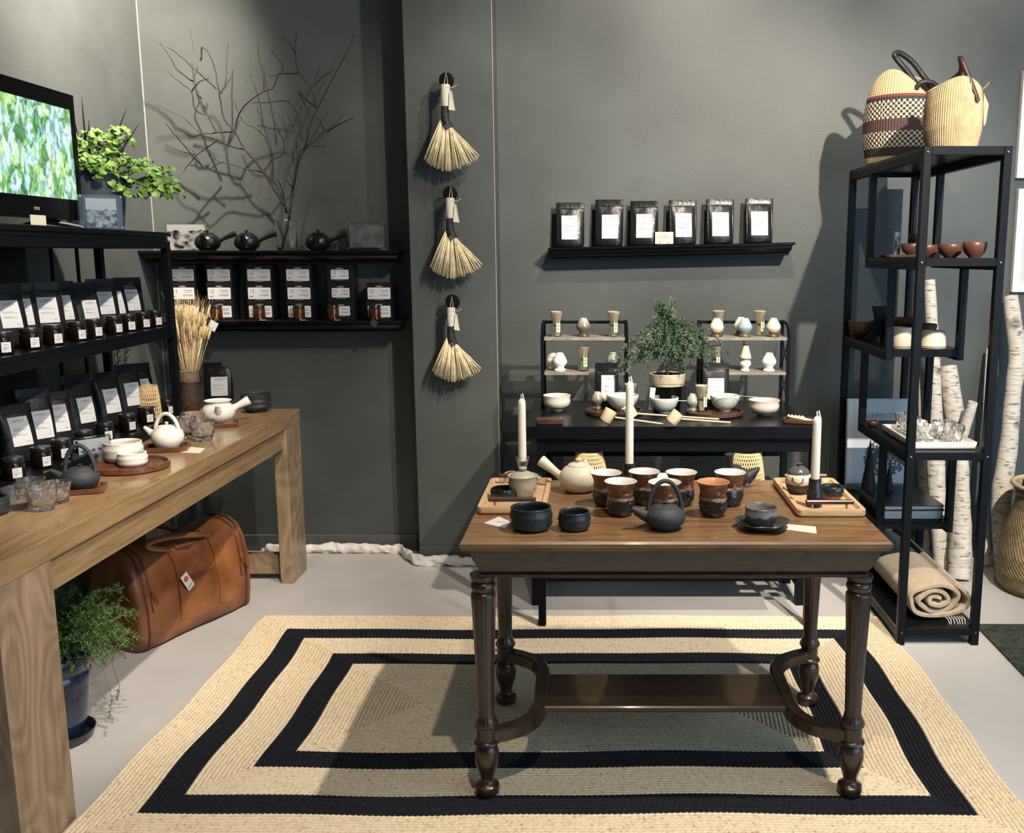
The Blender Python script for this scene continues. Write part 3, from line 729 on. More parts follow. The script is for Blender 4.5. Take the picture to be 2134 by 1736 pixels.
# ------------------------------------------------------------------ rattan lanterns
RAT = mat('rattan', (.62, .44, .22), .6, var=.2, vs=30)
def weave_g(prof, n, tw, r=.0016):
    """two families of slanted strips on a surface of revolution: open basket weave"""
    g = G(); m = len(prof)
    def pt(t, a, dr):
        k = min(m-2, int(t*(m-1))); f = t*(m-1)-k
        rr = prof[k][0]*(1-f)+prof[k+1][0]*f; z = prof[k][1]*(1-f)+prof[k+1][1]*f
        return ((rr+dr)*math.cos(a), (rr+dr)*math.sin(a), z)
    for s in (-1, 1):
        for i in range(n):
            pts = [pt(q/12, 2*PI*i/n+s*tw*q/12, .0012*math.sin(q*PI+i*PI)*s) for q in range(13)]
            g.tube(pts, r, 4, sq=.8)
    return g, pt
def lantern(label, loc, r0, r1, h, n=26):
    t = thing('rattan_lantern', label, 'lantern', loc)
    prof = [(r0*(1-.0*u)+(r1-r0)*(u**1.6), h*u) for u in [i/10 for i in range(11)]]
    g, pt = weave_g(prof, n, 1.0, .0029)
    part('woven_shade', g, RAT, t, 180)
    g = G()
    for z, r in ((.002, r0), (h*.5, prof[5][0]), (h*.998, r1)):
        g.tube([(r*math.cos(2*PI*i/28), r*math.sin(2*PI*i/28), z) for i in range(28)], .0032, 6, closed=True)
    part('hoop', g, RAT, t, 180)
    part('cord_loop', G().tube([(-.012, 0, h), (-.006, 0, h+.012), (0, 0, h+.016), (.006, 0, h+.012), (.012, 0, h)], .0015, 5), M['cream'], t)
    return t
p = sul(.085, .10, SZ[0])
lantern('small woven rattan lantern behind the jars at the shelving end', p, .043, .033, .13, 26)
# dried twigs with pale leaves at the shelving end
t = thing('dried_twig', 'dark dried twig with pale leaves at the shelving end', 'plant', sul(.06, .23, SZ[0]))
g = G(); g2 = G()
for q in range(5):
    a = q*1.2; tip = (.03*math.cos(a)+.02, .03*math.sin(a), .30+.02*q)
    g.tube([(0, 0, 0), (tip[0]*.4, tip[1]*.4, .15), tip], .0012, 5)
    for w in range(5):
        u = .5+.1*w; c = Vector(tip)*u
        g2.add([(c.x, c.y, c.z), (c.x+.012, c.y-.008, c.z+.006), (c.x+.022, c.y-.012, c.z+.014), (c.x+.010, c.y-.004, c.z+.013)], [(0, 1, 2, 3)])
part('stems', g, M['blackw'], t); part('leaves', g2, mat('pale_dry_leaf', (.5, .46, .36), .8), t, None, kind='stuff')
# ------------------------------------------------------------------ wheat in a wrapped vase
wv = stand(399, 858, LT, .03)
t = thing('wrapped_vase', 'brown leather wrapped vase holding wheat at the back of the display table', 'vase', wv)
part('vase_body', bowl_g([(.036, 0), (.039, .004), (.041, .06), (.04, .13), (.042, .185)], .004, 28), mat('dark_leather_wrap', (.035, .018, .012), .75, var=.4, vs=40, bump=.8, bs=50), t)
part('paper_band', G().lathe([(.0425, .135), (.044, .14), (.0435, .165), (.0445, .188), (.042, .19)], 28, cap0=False, cap1=False), mat('kraft_band', (.13, .085, .05), .8, var=.35, vs=50, bump=.8, bs=60), t)
t2 = thing('wheat_bunch', 'bunch of dried golden wheat standing in the wrapped vase', 'dried flowers', (wv[0], wv[1], LT+.008))
WH = mat('dry_wheat', (.55, .41, .22), .75, var=.25, vs=60); g = G(); g2 = G(); r6 = random.Random(4)
for q in range(120):
    a = r6.uniform(0, 2*PI); rr = r6.uniform(0, 1)**.5; hh = r6.uniform(.30, .41)
    b0 = Vector((.026*rr*math.cos(a), .026*rr*math.sin(a), .0)); k_ = r6.uniform(.8, 1.2)
    t1 = Vector((.070*rr*math.cos(a)*k_+.012, .070*rr*math.sin(a)*k_, hh))
    mid = b0.lerp(t1, .5)*1.0; mid.x *= .62; mid.y *= .62
    g.tube([b0, mid, t1], .0009, 4)
    d = (t1-mid).normalized(); L_ = r6.uniform(.055, .085)
    g2.tube([t1, t1+d*L_*.15, t1+d*L_*.5, t1+d*L_*.85, t1+d*L_], [.0015, .0055, .0065, .0045, .0008], 6)
    for w in range(3):
        e_ = t1+d*L_*(1.5+.2*w)+Vector((r6.uniform(-.012, .012), r6.uniform(-.012, .012), 0))
        g2.tube([t1+d*L_*.4, e_], [.0005, .0002], 3)
part('stems', g, WH, t2, 180, kind='stuff'); part('ears', g2, WH, t2, 180, kind='stuff')
# ------------------------------------------------------------------ wares on the display table
p = stand(459, 834, LT, .03)
pouch('glossy black tea pouch standing next to the wheat vase', p, R(12), .135, .185, .065, (.078, .022, .115, .004), 'foil')
CRM = mat('white_glaze', (.74, .70, .62), .35, var=.06, vs=30, coat=.2)
BLK = mat('black_stoneware', (.022, .024, .026), .45, var=.2, vs=40, bump=.2, bs=160)
IRON = mat('cast_iron', (.030, .032, .036), .62, bump=.35, bs=260)
def square_tray(name, label, c, w, d, rz, m, h=.016, rim=.008, cat='tray'):
    t = thing(name, label, cat, c, rz)
    ch = min(w, d)*.12
    def oct(i, z): 
        a, b = w/2-i, d/2-i; k = ch
        return [(-a+k, -b, z), (a-k, -b, z), (a, -b+k, z), (a, b-k, z), (a-k, b, z), (-a+k, b, z), (-a, b-k, z), (-a, -b+k, z)]
    part('tray_body', G().loft([oct(.004, 0), oct(0, .003), oct(0, h-.001), oct(.001, h), oct(rim, h), oct(rim+.003, h*.45)]), m, t, 25)
    return t
def round_tray(label, c, r, m, h=.02):
    return solo('round_tray', G().lathe([(r*.93, 0), (r, .004), (r, h-.001), (r*.99, h), (r*.945, h), (r*.93, h*.45), (.001, h*.42)], 56), m, label, 'tray', c)
def kyusu(name, label, c, rz, r, h, m, hl=.09, hr=.013, up=.5, spout=True, hm=None, lid=True, lm=None, hz=.62):
    """side-handled teapot: handle along +x, spout towards -y"""
    t = thing(name, label, 'teapot', c, rz)
    part('body', G().lathe([(r*.55, 0), (r*.62, .003), (r*.9, h*.22), (r, h*.45), (r*.93, h*.7), (r*.72, h*.9), (r*.55, h*.97), (r*.5, h)], 36), m, t, 60)
    s, e = Vector((r*.86, 0, h*hz)), Vector((r*.86+hl*math.cos(up), 0, h*hz+hl*math.sin(up)))
    g = G().tube([s, s.lerp(e, .25), s.lerp(e, .6), s.lerp(e, .94), e], [hr*.95, hr*.72, hr*.9, hr*1.12, hr*1.0], 16)
    part('handle', g, hm or m, t, 60)
    if spout:
        part('spout', G().tube([(0, -r*.8, h*.55), (0, -r*1.15, h*.78), (0, -r*1.35, h*.95)], [r*.28, r*.17, r*.11], 12), m, t, 60)
    if lid:
        ld = part('lid', G().lathe([(r*.53, h*.985), (r*.54, h*1.0), (r*.45, h*1.05), (r*.12, h*1.10), (r*.001, h*1.105)], 28), lm or m, t, 60)
        part('lid_knob', G().lathe([(r*.10, h*1.09), (r*.09, h*1.14), (r*.16, h*1.2), (r*.13, h*1.25), (.001, h*1.26)], 16), lm or m, ld, 60)
    return t
def pot_top(label, c, rz, r, h, m, ha=1.0, knob=True, name='teapot', hr=.007, sl=1.0):
    """teapot with a hoop handle over the top; spout towards -x"""
    t = thing(name, label, 'teapot', c, rz)
    part('body', G().lathe([(r*.6, 0), (r*.66, .004), (r*.92, h*.3), (r, h*.55), (r*.92, h*.78), (r*.68, h*.95), (r*.6, h)], 40), m, t, 60)
    part('spout', G().tube([(-r*.72, 0, h*.55), (-r*1.1, 0, h*.68), (-r*1.1-r*.38*sl, 0, h*.9), (-r*1.1-r*.46*sl, 0, h*.96)], [r*.33, r*.24, r*.13, r*.10], 14), m, t, 60)
    a = arc((0, 0, h*.62), r*.82, r*1.42*ha, 8, 172, 22)
    part('handle', G().tube(a, [hr*(1.25 if i in (0, 22) else 1) for i in range(23)], 10), m, t, 60)
    ld = part('lid', G().lathe([(r*.62, h*.985), (r*.62, h*1.0), (r*.5, h*1.06), (.001, h*1.1)], 28), m, t, 60)
    part('lid_knob', G().lathe([(r*.07, h*1.08), (r*.06, h*1.13), (r*.13, h*1.2), (.001, h*1.25)], 14), m, ld, 60)
    return t
# from the far end of the table towards us
square_tray('wooden_coaster', 'brown square wooden coaster under the white side-handled pot', stand(468, 891, LT, .04), .11, .10, R(20), M['brown'], .016)
p = stand(457, 882, LT+.0075, .045)
t = kyusu('side_handled_teapot', 'white open pot with a knob handle on a square wooden coaster', p, R(20), .068, .088, CRM, .075, .018, .45, True, lid=False)
part('rim', bowl_g([(.045, .083), (.05, .087), (.056, .092)], .004, 32), CRM, t)
p = stand(535, 861, LT, .045)
t = thing('ribbed_bowl', 'black ribbed bowl with a wooden scoop at the far end of the display table', 'bowl', p)
pr = [(.04, 0), (.042, .006), (.058, .016)]+[(.066+.0022*math.sin(i*1.6), .022+i*.0058) for i in range(9)]+[(.064, .078), (.0655, .084)]
part('bowl_body', bowl_g(pr, .005, 40), BLK, t, 60)
solo('bamboo_scoop', G().tube([(-.055, -.02, .0), (.02, .0, .008), (.055, .01, .018), (.064, .012, .034)], [.0022, .0025, .003, .002], 6), M['walnut'], 'thin dark scoop resting across the black ribbed bowl', 'scoop', (p[0], p[1], LT+.088))
for i, (px, py) in enumerate(((424, 921), (386, 913), (405, 902))):
    tumbler(('rippled clear glass tumbler in front of the white open pot', 'rippled clear glass tumbler directly behind the white hoop-handled teapot', 'rippled clear glass tumbler furthest back of the three by the white teapot')[i], stand(px, py, LT, .03), i*1.3, 1.22, 'tumblers by the white teapot')
c0 = stand(348, 944, LT, .055)
square_tray('wooden_tray', 'brown square wooden tray under the white hoop-handled teapot', c0, .155, .11, R(14), M['brown'], .018)
pot_top('white teapot with a tall hoop handle on a square wooden tray', (c0[0]+.004, c0[1]+.004, LT+.009), R(-8), .058, .078, CRM, .95)
card('price_card', 'cream price card lying in front of the white hoop-handled teapot', [(376, 943), (392, 931), (428, 935), (416, 945)], LT, M['cream'])
c0 = stand(272, 992, LT, .115)
round_tray('round brown wooden tray carrying two white bowls', c0, .125, M['brown'])
WB = mat('white_stoneware', (.68, .64, .56), .5, var=.06, vs=40, bump=.1, bs=120)
def wave_bowl(label, c, r, h, m):
    pr = [(r*.72, 0), (r*.78, h*.04), (r*.9, h*.16), (r*.97, h*.32), (r*.93, h*.46), (r*.98, h*.60), (r*.97, h*.72), (r*.90, h*.86), (r*.92, h)]
    return solo('wavy_bowl', bowl_g(pr, .005, 44), m, label, 'bowl', c, smooth=60)
wave_bowl('larger white wavy bowl on the round brown tray', stand(259, 966, LT+.0085, .05), .066, .066, WB)
wave_bowl('smaller white wavy bowl on the round brown tray', stand(277, 975, LT+.0085, .04), .050, .044, WB)
x_, y_, _ = stand(194, 962, LT, .0)
acrylic_frame('clear acrylic photo frame leaning near the black iron teapot on the display table', (-1.735, y_of(194, -1.735, .83), LT+.001), R(48), .115, .10, photo_mat('black_white_print_b', 7.7, .55), (.1, .97, .1, .93), 0, .011)
c0 = stand(181, 1031, LT, .045)
square_tray('wooden_coaster', 'brown square wooden coaster under the black iron teapot on the left', c0, .105, .105, R(18), M['brown'], .016)
pot_top('black cast iron teapot with hoop handle on a wooden coaster', (c0[0]-.018, c0[1]+.006, LT+.0075), R(8), .054, .062, IRON, 1.25, hr=.0065)
for i, (px, py) in enumerate(((37, 1066), (91, 1068), (122, 1053), (68, 1048))):
    tumbler(('leftmost rippled glass tumbler at the near end of the display table', 'front rippled glass tumbler beside the leftmost one', 'rippled glass tumbler closest to the black iron teapot', 'rippled glass tumbler at the back of the near cluster')[i], stand(px, py, LT, .028), i*1.9, .99+.03*(i % 2), 'tumblers at the near end')
wave_bowl('dark bowl cut by the left picture edge on the display table', stand(-12, 1079, LT, .035), .042, .05, BLK)
# ------------------------------------------------------------------ wares on the left wall ledges
UZ, LZ = 1.517, 1.191
def wx(px, y, z): return (px-CX)*mpp(y, z)
acrylic_frame('clear acrylic photo frame at the left end of the upper wall ledge', (wx(390, 4.70, UZ), 4.70, UZ+.001), 0, .19, .132, photo_mat('black_white_print_c', 1.3, .72), (.03, .97, .02, .93))
acrylic_frame('clear acrylic frame with faint grey print at the right end of the upper wall ledge', (wx(765, 4.68, UZ), 4.68, UZ+.001), R(2), .185, .135, mat('grey_print', (.16, .165, .15), .4, var=.5, vs=25), (.06, .94, .1, .9))
TP = mat('black_teapot_glaze', (.005, .005, .0055), .32, spec=.35)
for i, px in enumerate((434, 516, 664)):
    kyusu('side_handled_teapot', ('black side-handled teapot beside the left acrylic frame on the upper ledge', 'black side-handled teapot just left of the branch vase', 'black side-handled teapot between the branch vase and the right acrylic frame')[i], (wx(px, 4.635, UZ), 4.635, UZ), R(4), .06, .078, TP, .088, .0125, .42, True, hz=.58)
vx = wx(599, 4.655, UZ)
t = thing('glass_vase', 'clear glass vase with bare branches on the upper wall ledge', 'vase', (vx, 4.655, UZ))
def sqr(a, z, n=24): return [(a*math.copysign(abs(math.cos(2*PI*i/n))**.6, math.cos(2*PI*i/n)), a*math.copysign(abs(math.sin(2*PI*i/n))**.6, math.sin(2*PI*i/n)), z) for i in range(n)]
part('vase_body', G().loft([sqr(.040, .001), sqr(.043, .004), sqr(.048, .138), sqr(.0465, .1385), sqr(.0445, .13), sqr(.040, .014), sqr(.002, .0135)]), M['vglass'], t, 60)
BR = [
 ((1035,1655),(1075,1480),(1088,1420),(1030,1310),(965,1215),(895,1100),(830,1010),(765,945),(690,810),(620,730),(590,590),(575,500),(545,350),(500,240),(455,200)),
 ((765,945),(660,915),(560,870),(440,825),(330,720),(200,660),(80,585)),
 ((690,810),(560,820),(450,832),(358,865)),
 ((690,800),(720,690),(790,600),(900,525),(965,503),(1000,420),(1040,350),(1000,280),(950,222)),
 ((900,525),(900,430),(870,290),(858,170)), ((590,540),(630,430),(632,300),(645,175)), ((590,530),(640,460),(675,400)),
 ((895,1110),(760,1080),(590,1035),(485,1092),(400,960),(300,880),(220,710)), ((590,1035),(505,985)),
 ((560,875),(420,980),(320,1105),(290,1135)), ((560,815),(480,660),(430,540),(390,450),(420,370),(415,320)),
 ((390,450),(280,370),(220,270),(150,175),(50,105)), ((560,505),(440,395),(355,320),(260,235),(155,170)),
 ((480,690),(405,655),(378,525),(300,460),(195,362)), ((378,525),(430,455),(510,425)),
 ((455,200),(450,290),(430,280),(395,230),(370,75)), ((420,980),(300,955),(195,910)), ((485,1092),(330,920),(190,750)),
 ((1030,1660),(1088,1420),(1110,1240),(1150,1050),(1200,930),(1240,760),(1290,650),(1380,470),(1470,300),(1520,210),(1560,105)),
 ((1280,640),(1270,570),(1220,460),(1160,390),(1135,310),(1130,200),(1140,95)), ((1125,240),(1090,175),(1035,125)),
 ((1160,390),(1050,395),(935,415)), ((1200,940),(1340,810),(1400,775),(1485,690)), ((1340,810),(1310,740),(1280,700)),
 ((1275,640),(1200,575),(1150,525),(1200,620),(1230,710)), ((1170,870),(1170,740),(1085,600),(960,600),(820,607)),
 ((1360,815),(1450,760),(1550,712)), ((1060,1400),(1040,1250),(990,1150)), ((1112,1220),(1060,1160)),
 ((965,1200),(965,980),(870,810),(755,745),(690,595)), ((870,810),(895,740),(860,560),(800,395)),
 ((905,1100),(960,1020),(1040,980),(1050,880),(1085,770)), ((1050,880),(1010,810),(990,750)), ((1065,820),(1035,705)),
 ((1270,490),(1320,420),(1405,370)), ((1110,1240),(1145,1080),(1140,880)), ((1090,1400),(1150,1000),(1230,900),(1300,770),(1370,670))]
t = thing('bare_branches', 'bundle of bare brown branches standing in the clear glass vase', 'branches', (vx, 4.655, UZ+.015))
BK = mat('branch_bark', (.03, .023, .02), .8, var=.6, vs=25); r7 = random.Random(21)
for bi, bl in enumerate(BR):
    main = bi in (0, 18); y0 = 4.655
    ye = r7.uniform(4.40, 4.70); ys = 4.655 if main or bi > 26 else None
    pts = []; n_ = len(bl)
    for k, (cx_, cy_) in enumerate(bl):
        px, py = 290+cx_/3.472, 40+cy_/3.472
        u = k/(n_-1)
        if main: y = 4.655-(.13 if bi == 0 else .06)*u**1.2
        else: 
            hgt = max(0, min(1, (1420-bl[0][1])/1200)); yb = 4.655-.10*hgt**1.2
            y = yb+(ye-yb)*u*.8
        x, z = on_y(px, py, y); pts.append(Vector((x-vx, y-4.655, z-UZ-.015)))
    sm = [pts[0]]
    for k in range(n_-1):
        p0, p1, p2, p3 = pts[max(0, k-1)], pts[k], pts[k+1], pts[min(n_-1, k+2)]
        for q in (1, 2, 3):
            u = q/3; sm.append(.5*((2*p1)+(p2-p0)*u+(2*p0-5*p1+4*p2-p3)*u*u+(3*p1-p0-3*p2+p3)*u**3)+Vector((r7.gauss(0, 1), r7.gauss(0, 1), r7.gauss(0, 1)))*.0012*(q < 3))
    ra, rb = (.0075, .002) if main else (.0042, .0016)
    part('branch', G().tube(sm, [ra+(rb-ra)*(i/(len(sm)-1))**.7 for i in range(len(sm))], 6), BK, t, 60)
part('string_tie', G().tube([(.004+.009*math.cos(2*PI*i/16), .009*math.sin(2*PI*i/16)-.004, .127+.001*math.sin(i)) for i in range(16)], .0016, 5, closed=True), M['cream'], t)
# tea boxes
BXW, BXD, BXH = .122, .1, .0865
bm = G().box(-BXW/2, BXW/2, 0, BXD, 0, BXH-.0006, .0012).mesh('box_body', 20); bm.materials.append(mat('black_carton', (.007, .007, .008), .4))
def lab(w, h, z): 
    k = .003; p = [(-w/2+k, 0), (w/2-k, 0), (w/2, k), (w/2, h-k), (w/2-k, h), (-w/2+k, h), (-w/2, h-k), (-w/2, k)]
    return G().add([(x, -.0006, z+y) for x, y in p], [tuple(range(8))])
LB = []
for w, h in ((.109, .055), (.085, .045)):
    z0 = .010 if w > .1 else .018
    a = lab(w, h, z0).mesh('label', None); a.materials.append(M['paper'])
    g = G(); mesh_to(g, text('15', .026, Matrix.Translation((-w*.33, -.0011, z0+h*.66)) @ UP))
    for (u0, u1, v) in ((.52, .92, .75), (.60, .88, .60), (.5, .62, .36), (.64, .92, .36), (.5, .6, .28), (.64, .9, .28), (.06, .25, .25), (.06, .2, .18)):
        g.add([(-w/2+u0*w, -.0011, z0+v*h), (-w/2+u1*w, -.0011, z0+v*h), (-w/2+u1*w, -.0011, z0+v*h+.0022), (-w/2+u0*w, -.0011, z0+v*h+.0022)], [(0, 1, 2, 3)])
    b_ = g.mesh('label_print', None); b_.materials.append(M['ink'])
    g = G(); mesh_to(g, text('artifact', .0115, Matrix.Translation((0, -.0007, z0+h+.006)) @ UP))
    c_ = g.mesh('white_print', None); c_.materials.append(M['paper'])
    d_ = G().box(-.022, .022, -.0008, -.0005, z0-.0052, z0-.0035).mesh('caption_line', None); d_.materials.append(M['ink'])
    LB.append((a, b_, c_, d_))
cols = [(382.5, 3), (458.5, 3), (542, 3), (623.5, 3), (710.5, 3), (790, 2)]
LVL = ['bottom', 'middle', 'top']
for ci, (px, nn) in enumerate(cols):
    for k in range(nn):
        if nn == 2: lv = ('lower', 'upper')[k]; lbl = 'black tea box, %s one of the two-high stack at the ledge end' % lv
        else: lbl = 'black tea box, %s of the %s three-high stack from the left on the ledge' % (LVL[k], ORD[ci])
        t = thing('tea_box', lbl, 'box', (wx(px, 4.63, 1.28)+r7.uniform(-.002, .002), 4.63+r7.uniform(-.002, .002), LZ+k*BXH), R(r7.uniform(-1, 1)), 'tea boxes on the lower ledge')
        a, b_, c_, d_ = LB[1 if ci == 4 else 0]
        part('box_body', bm, None, t); l_ = part('label', a, None, t); part('label_print', b_, None, l_); part('brand_print', c_, None, t); part('caption_line', d_, None, t)
# amber jars with tags
AJ = []
hb = .056; r_ = .028
a = G().lathe([(r_*.9, 0), (r_, .004), (r_, hb*.92), (r_*.94, hb), (r_*.9, hb), (r_*.94, hb*.92), (r_*.95, .005), (.001, .004)], 28).mesh('jar_body', 60); a.materials.append(M['amber'])
b_ = G().lathe([(r_*.92, .006), (r_*.92, .036), (r_*.6, .04), (.001, .041)], 20).mesh('tea_leaves', 60); b_.materials.append(M['tea'])
c_ = G().lathe([(r_*.95, hb+.0005), (r_*.97, hb+.001), (r_*.97, .068), (r_*.9, .070)], 28).mesh('lid', 45); c_.materials.append(M['lid'])
for i, px in enumerate((381, 452, 541, 624, 695, 782)):
    t = thing('amber_jar', 'amber glass tea jar, %s from the left on the lower ledge' % ORD[i], 'jar', (wx(px, 4.596, LZ), 4.596, LZ), 0, 'amber jars on the lower ledge')
    part('jar_body', a, None, t); part('tea_leaves', b_, None, t); part('lid', c_, None, t)
    s = .016
    part('string', G().tube([(.012, -.027, .055), (.012, -.030, .03), (s, -.034, -.004 if i == 1 else .004)], .0008, 5), M['cream'], t)
    if i in (1,):
        part('paper_tag', G().box(-.02, .02, -.0005, .0005, -.045, 0, M=Matrix.Translation((.006, -.0405, -.006)) @ Matrix.Rotation(R(30), 4, 'Y')), M['paper'], t, None)
    elif i == 5:
        part('paper_tag', G().box(-.016, .016, -.0005, .0005, -.03, 0, M=Matrix.Translation((s-.004, -.0405, .0)) @ Matrix.Rotation(R(38), 4, 'Y')), M['inkb'], t, None)
    elif i:
        part('paper_tag', G().box(-.014, .014, -.012, .012, .0004, .0012, M=Matrix.Translation((s+.012, -.033, 0))), M['paper'], t, None)
# ------------------------------------------------------------------ brooms on the column
STR = mat('broom_straw', (.66, .55, .34), .8, var=.25, vs=40)
BY = 4.45
knm = G().lathe([(.013, 0), (.011, .05), (.012, .062), (.026, .07), (.033, .08), (.034, .088), (.030, .095), (.001, .098)], 28, M=Matrix.Rotation(PI/2, 4, 'X')).mesh('knob', 45); knm.materials.append(M['plastic'])
for i, (px, py) in enumerate(((930, 167), (938, 404), (943, 629))):
    x, z = on_y(px, py, 4.46)
    solo('wall_hook', knm, None, 'round black wall knob holding the %s broom' % ('top', 'middle', 'bottom')[i], 'wall hook', (x, BW-.2, z))
o_ = on_y(929, 180, BY)
def bp(px, py): x, z = on_y(px, py, BY); return Vector((x-o_[0], 0, z-o_[1]))
t = thing('hand_broom', 'top straw hand broom hanging on the column', 'broom', (o_[0], BY, o_[1]))
g = G().lathe([(.019, 0), (.0195, .003), (.021, .04), (.0205, .092), (.018, .094)], 20, M=Matrix.Translation(bp(929, 222)))
part('handle_wrap', g, mat('cream_wrap', (.52, .48, .40), .8, var=.1, vs=60, bump=.5, bs=90), t)
part('neck', G().tube([bp(927, 222), bp(927, 238), bp(928, 252), bp(936, 268)], [.018, .018, .021, .020], 16), mat('black_binding', (.008, .008, .009), .6, bump=.6, bs=200), t)
g = G(); N = 150; r8 = random.Random(5)
for k in range(N):
    u = (k+.5)/N; a = bp(920+29*u, 246+29*u**1.2)
    ang = u*2-1
    ex = 882+117*u; ey = 332+24*(1-(abs(u-.5)*2)**2)-(6*u if u > .5 else 0)
    e_ = bp(ex+r8.uniform(-2, 2), ey+r8.uniform(-4, 3)); dpt = r8.uniform(-.018, .018)
    m_ = a.lerp(e_, .5)+Vector((r8.uniform(-.003, .003), dpt*.6, r8.uniform(-.003, .003)))
    e_ = e_+Vector((0, dpt, 0)); a = a+Vector((0, dpt*.5, 0))
    g.tube([a, m_, e_], [.0022, .0024, .0018], 5)
part('bristles', g, STR, t, 180, kind='stuff')
g = G()
for k in range(6): g.tube([bp(933+3*k, 261+3.2*k)+Vector((0, -.021, 0)), bp(927+3*k, 266+3.0*k)+Vector((0, -.022, 0))], .0008, 4)
part('stitching', g, M['cream'], t)
part('hang_loop', G().tube([bp(926, 180)+Vector((0, -.01, 0)), bp(927, 170)+Vector((0, -.006, 0)), bp(930, 164)+Vector((0, -.002, .03)), bp(933, 170)+Vector((0, -.006, 0)), bp(932, 180)+Vector((0, -.01, 0))], .0012, 5), M['cream'], t)
part('twine_end', G().tube([bp(934, 183)+Vector((0, -.018, 0)), bp(946, 184)+Vector((0, -.022, 0)), bp(954, 178)+Vector((0, -.02, 0))], .001, 5), M['cream'], t)
part('paper_tag', G().add([bp(939, 190)+Vector((0, -.02, 0)), bp(944, 192)+Vector((0, -.024, 0)), bp(950, 232)+Vector((0, -.022, 0)), bp(936, 230)+Vector((0, -.02, 0))], [(0, 1, 2, 3)]), M['cream'], t, None)
for px, py, sc, lb in ((939, 416, .965, 'middle'), (941, 644, .92, 'bottom')):
    x, z = on_y(px, py, BY)
    d_ = dup(t, (x, BY, z), 0, '%s straw hand broom hanging on the column' % lb, 'straw brooms on the column', sc)
t['group'] = 'straw brooms on the column'
# ------------------------------------------------------------------ right ledge pouches
for i, (pa, pb, top) in enumerate(((1160, 1217, 421), (1241, 1298, 418), (1314, 1370, 417), (1394, 1450, 416), (1469, 1530, 416), (1550, 1611, 416))):
    yy = 4.69; x = wx((pa+pb)/2, yy, 1.6); zb = rl(x)
    hh = on_y(0, top, yy+.01)[1]-zb
    lw = (.076, .076, .076, .078, .08, .08)[i]
    pouch('glossy black tea pouch, %s from the left on the right wall shelf' % ORD[i], (x, yy, zb+.0008), R((3, -2, -5, 3, 2, 1)[i]), .134, round(hh, 2), .07, (lw, .036, .148, (-.004, .004, .002, .002, .0, .0)[i]), 'foil', 'pouches on the right wall shelf')
x = wx(1384, 4.645, 1.55)
t = thing('price_card', 'small cream price card in a wire stand between two pouches on the right shelf', 'card', (x, 4.64, rl(x)))
part('card', G().box(-.043, .043, -.0006, .0006, .006, .062), M['cream'], t, None)
part('wire_stand', G().tube([(-.02, .004, .001), (-.02, -.003, .012), (-.02, .004, .02)], .0012, 5).tube([(.02, .004, .001), (.02, -.003, .012), (.02, .004, .02)], .0012, 5).tube([(-.03, .004, .001), (.03, .004, .001)], .0012, 5), M['black'], t)
g = G()
for u0, u1, v in ((-.012, .012, .052), (-.03, .02, .04), (-.03, .024, .036), (-.03, .01, .024)):
    g.add([(u0, -.001, v), (u1, -.001, v), (u1, -.001, v+.0015), (u0, -.001, v+.0015)], [(0, 1, 2, 3)])
part('card_print', g, M['ink'], t, None)
# ------------------------------------------------------------------ racks on the desk
RZ = [.99, 1.142]
def rack(label, x0, x1, y0, y1):
    t = thing('desk_rack', label, 'shelf', ((x0+x1)/2, (y0+y1)/2, DK)); ox, oy = (x0+x1)/2, (y0+y1)/2
    w, d = (x1-x0)/2, (y1-y0)/2
    for s in (-1, 1):
        part('front_post', G().box(s*w-.007, s*w+.007, -d-.007, -d+.007, 0, .315, .001), M['black'], t, 20)
        part('back_post', G().box(s*w-.007, s*w+.007, d-.007, d+.007, 0, .37, .001), M['black'], t, 20)
        part('top_rail', G().tube([(s*w, -d, .312), (s*w, -d+.03, .345), (s*w, -d+.07, .362), (s*w, d, .366)], .0065, 8), M['black'], t)
        g = G()
        for a, b in ((.02, .15), (.16, .30)):
            g.tube([(s*w, -d, a), (s*w, d, b)], .0022, 6); g.tube([(s*w, d, a), (s*w, -d, b)], .0022, 6)
        part('cross_brace', g, M['black'], t)
    part('back_rail', G().box(-w+.007, w-.007, d-.006, d+.006, .355, .368, .001), M['black'], t, 20)
    for z in RZ:
        part('shelf_board', G().box(-w+.008, w-.008, -d-.004, d-.004, z-DK-.014, z-DK, .001), M['greyw'], t, 20)
    return t
RY0, RY1 = 4.19, 4.345
rack('left black rack with two grey wood shelves on the desk', -.252, .118, RY0, RY1)
rack('right black rack with two grey wood shelves on the desk', .448, .826, RY0, RY1)
# ------------------------------------------------------------------ whisks and whisk stands
BAM = mat('pale_bamboo', (.74, .58, .38), .55, var=.15, vs=50)
GRN = mat('green_slip', (.42, .50, .30), .7)
wh = {}
wh['case'] = G().lathe([(.0225, 0), (.0235, .002), (.0245, .04), (.028, .085), (.0305, .113), (.0315, .118), (.030, .118), (.027, .085), (.0235, .04), (.022, .003), (.001, .0025)], 28).mesh('clear_case', 60); wh['case'].materials.append(M['plas'])
wh['handle'] = G().lathe([(.0115, .003), (.0125, .004), (.0125, .045), (.0115, .048)], 20).mesh('handle', 40); wh['handle'].materials.append(BAM)
wh['band'] = G().lathe([(.0128, .046), (.0132, .047), (.0132, .050), (.0128, .051)], 20, cap0=False, cap1=False).mesh('thread_band', 40); wh['band'].materials.append(M['inkb'])
wh['tines'] = G().lathe([(.012, .048), (.0145, .06), (.0195, .082), (.0245, .10), (.0265, .11), (.024, .11), (.021, .098), (.012, .07), (.004, .06)], 64, mod=lambda a, z: 1+(.05*math.cos(32*a) if z > .055 else 0)).mesh('tines', 180); wh['tines'].materials.append(BAM)
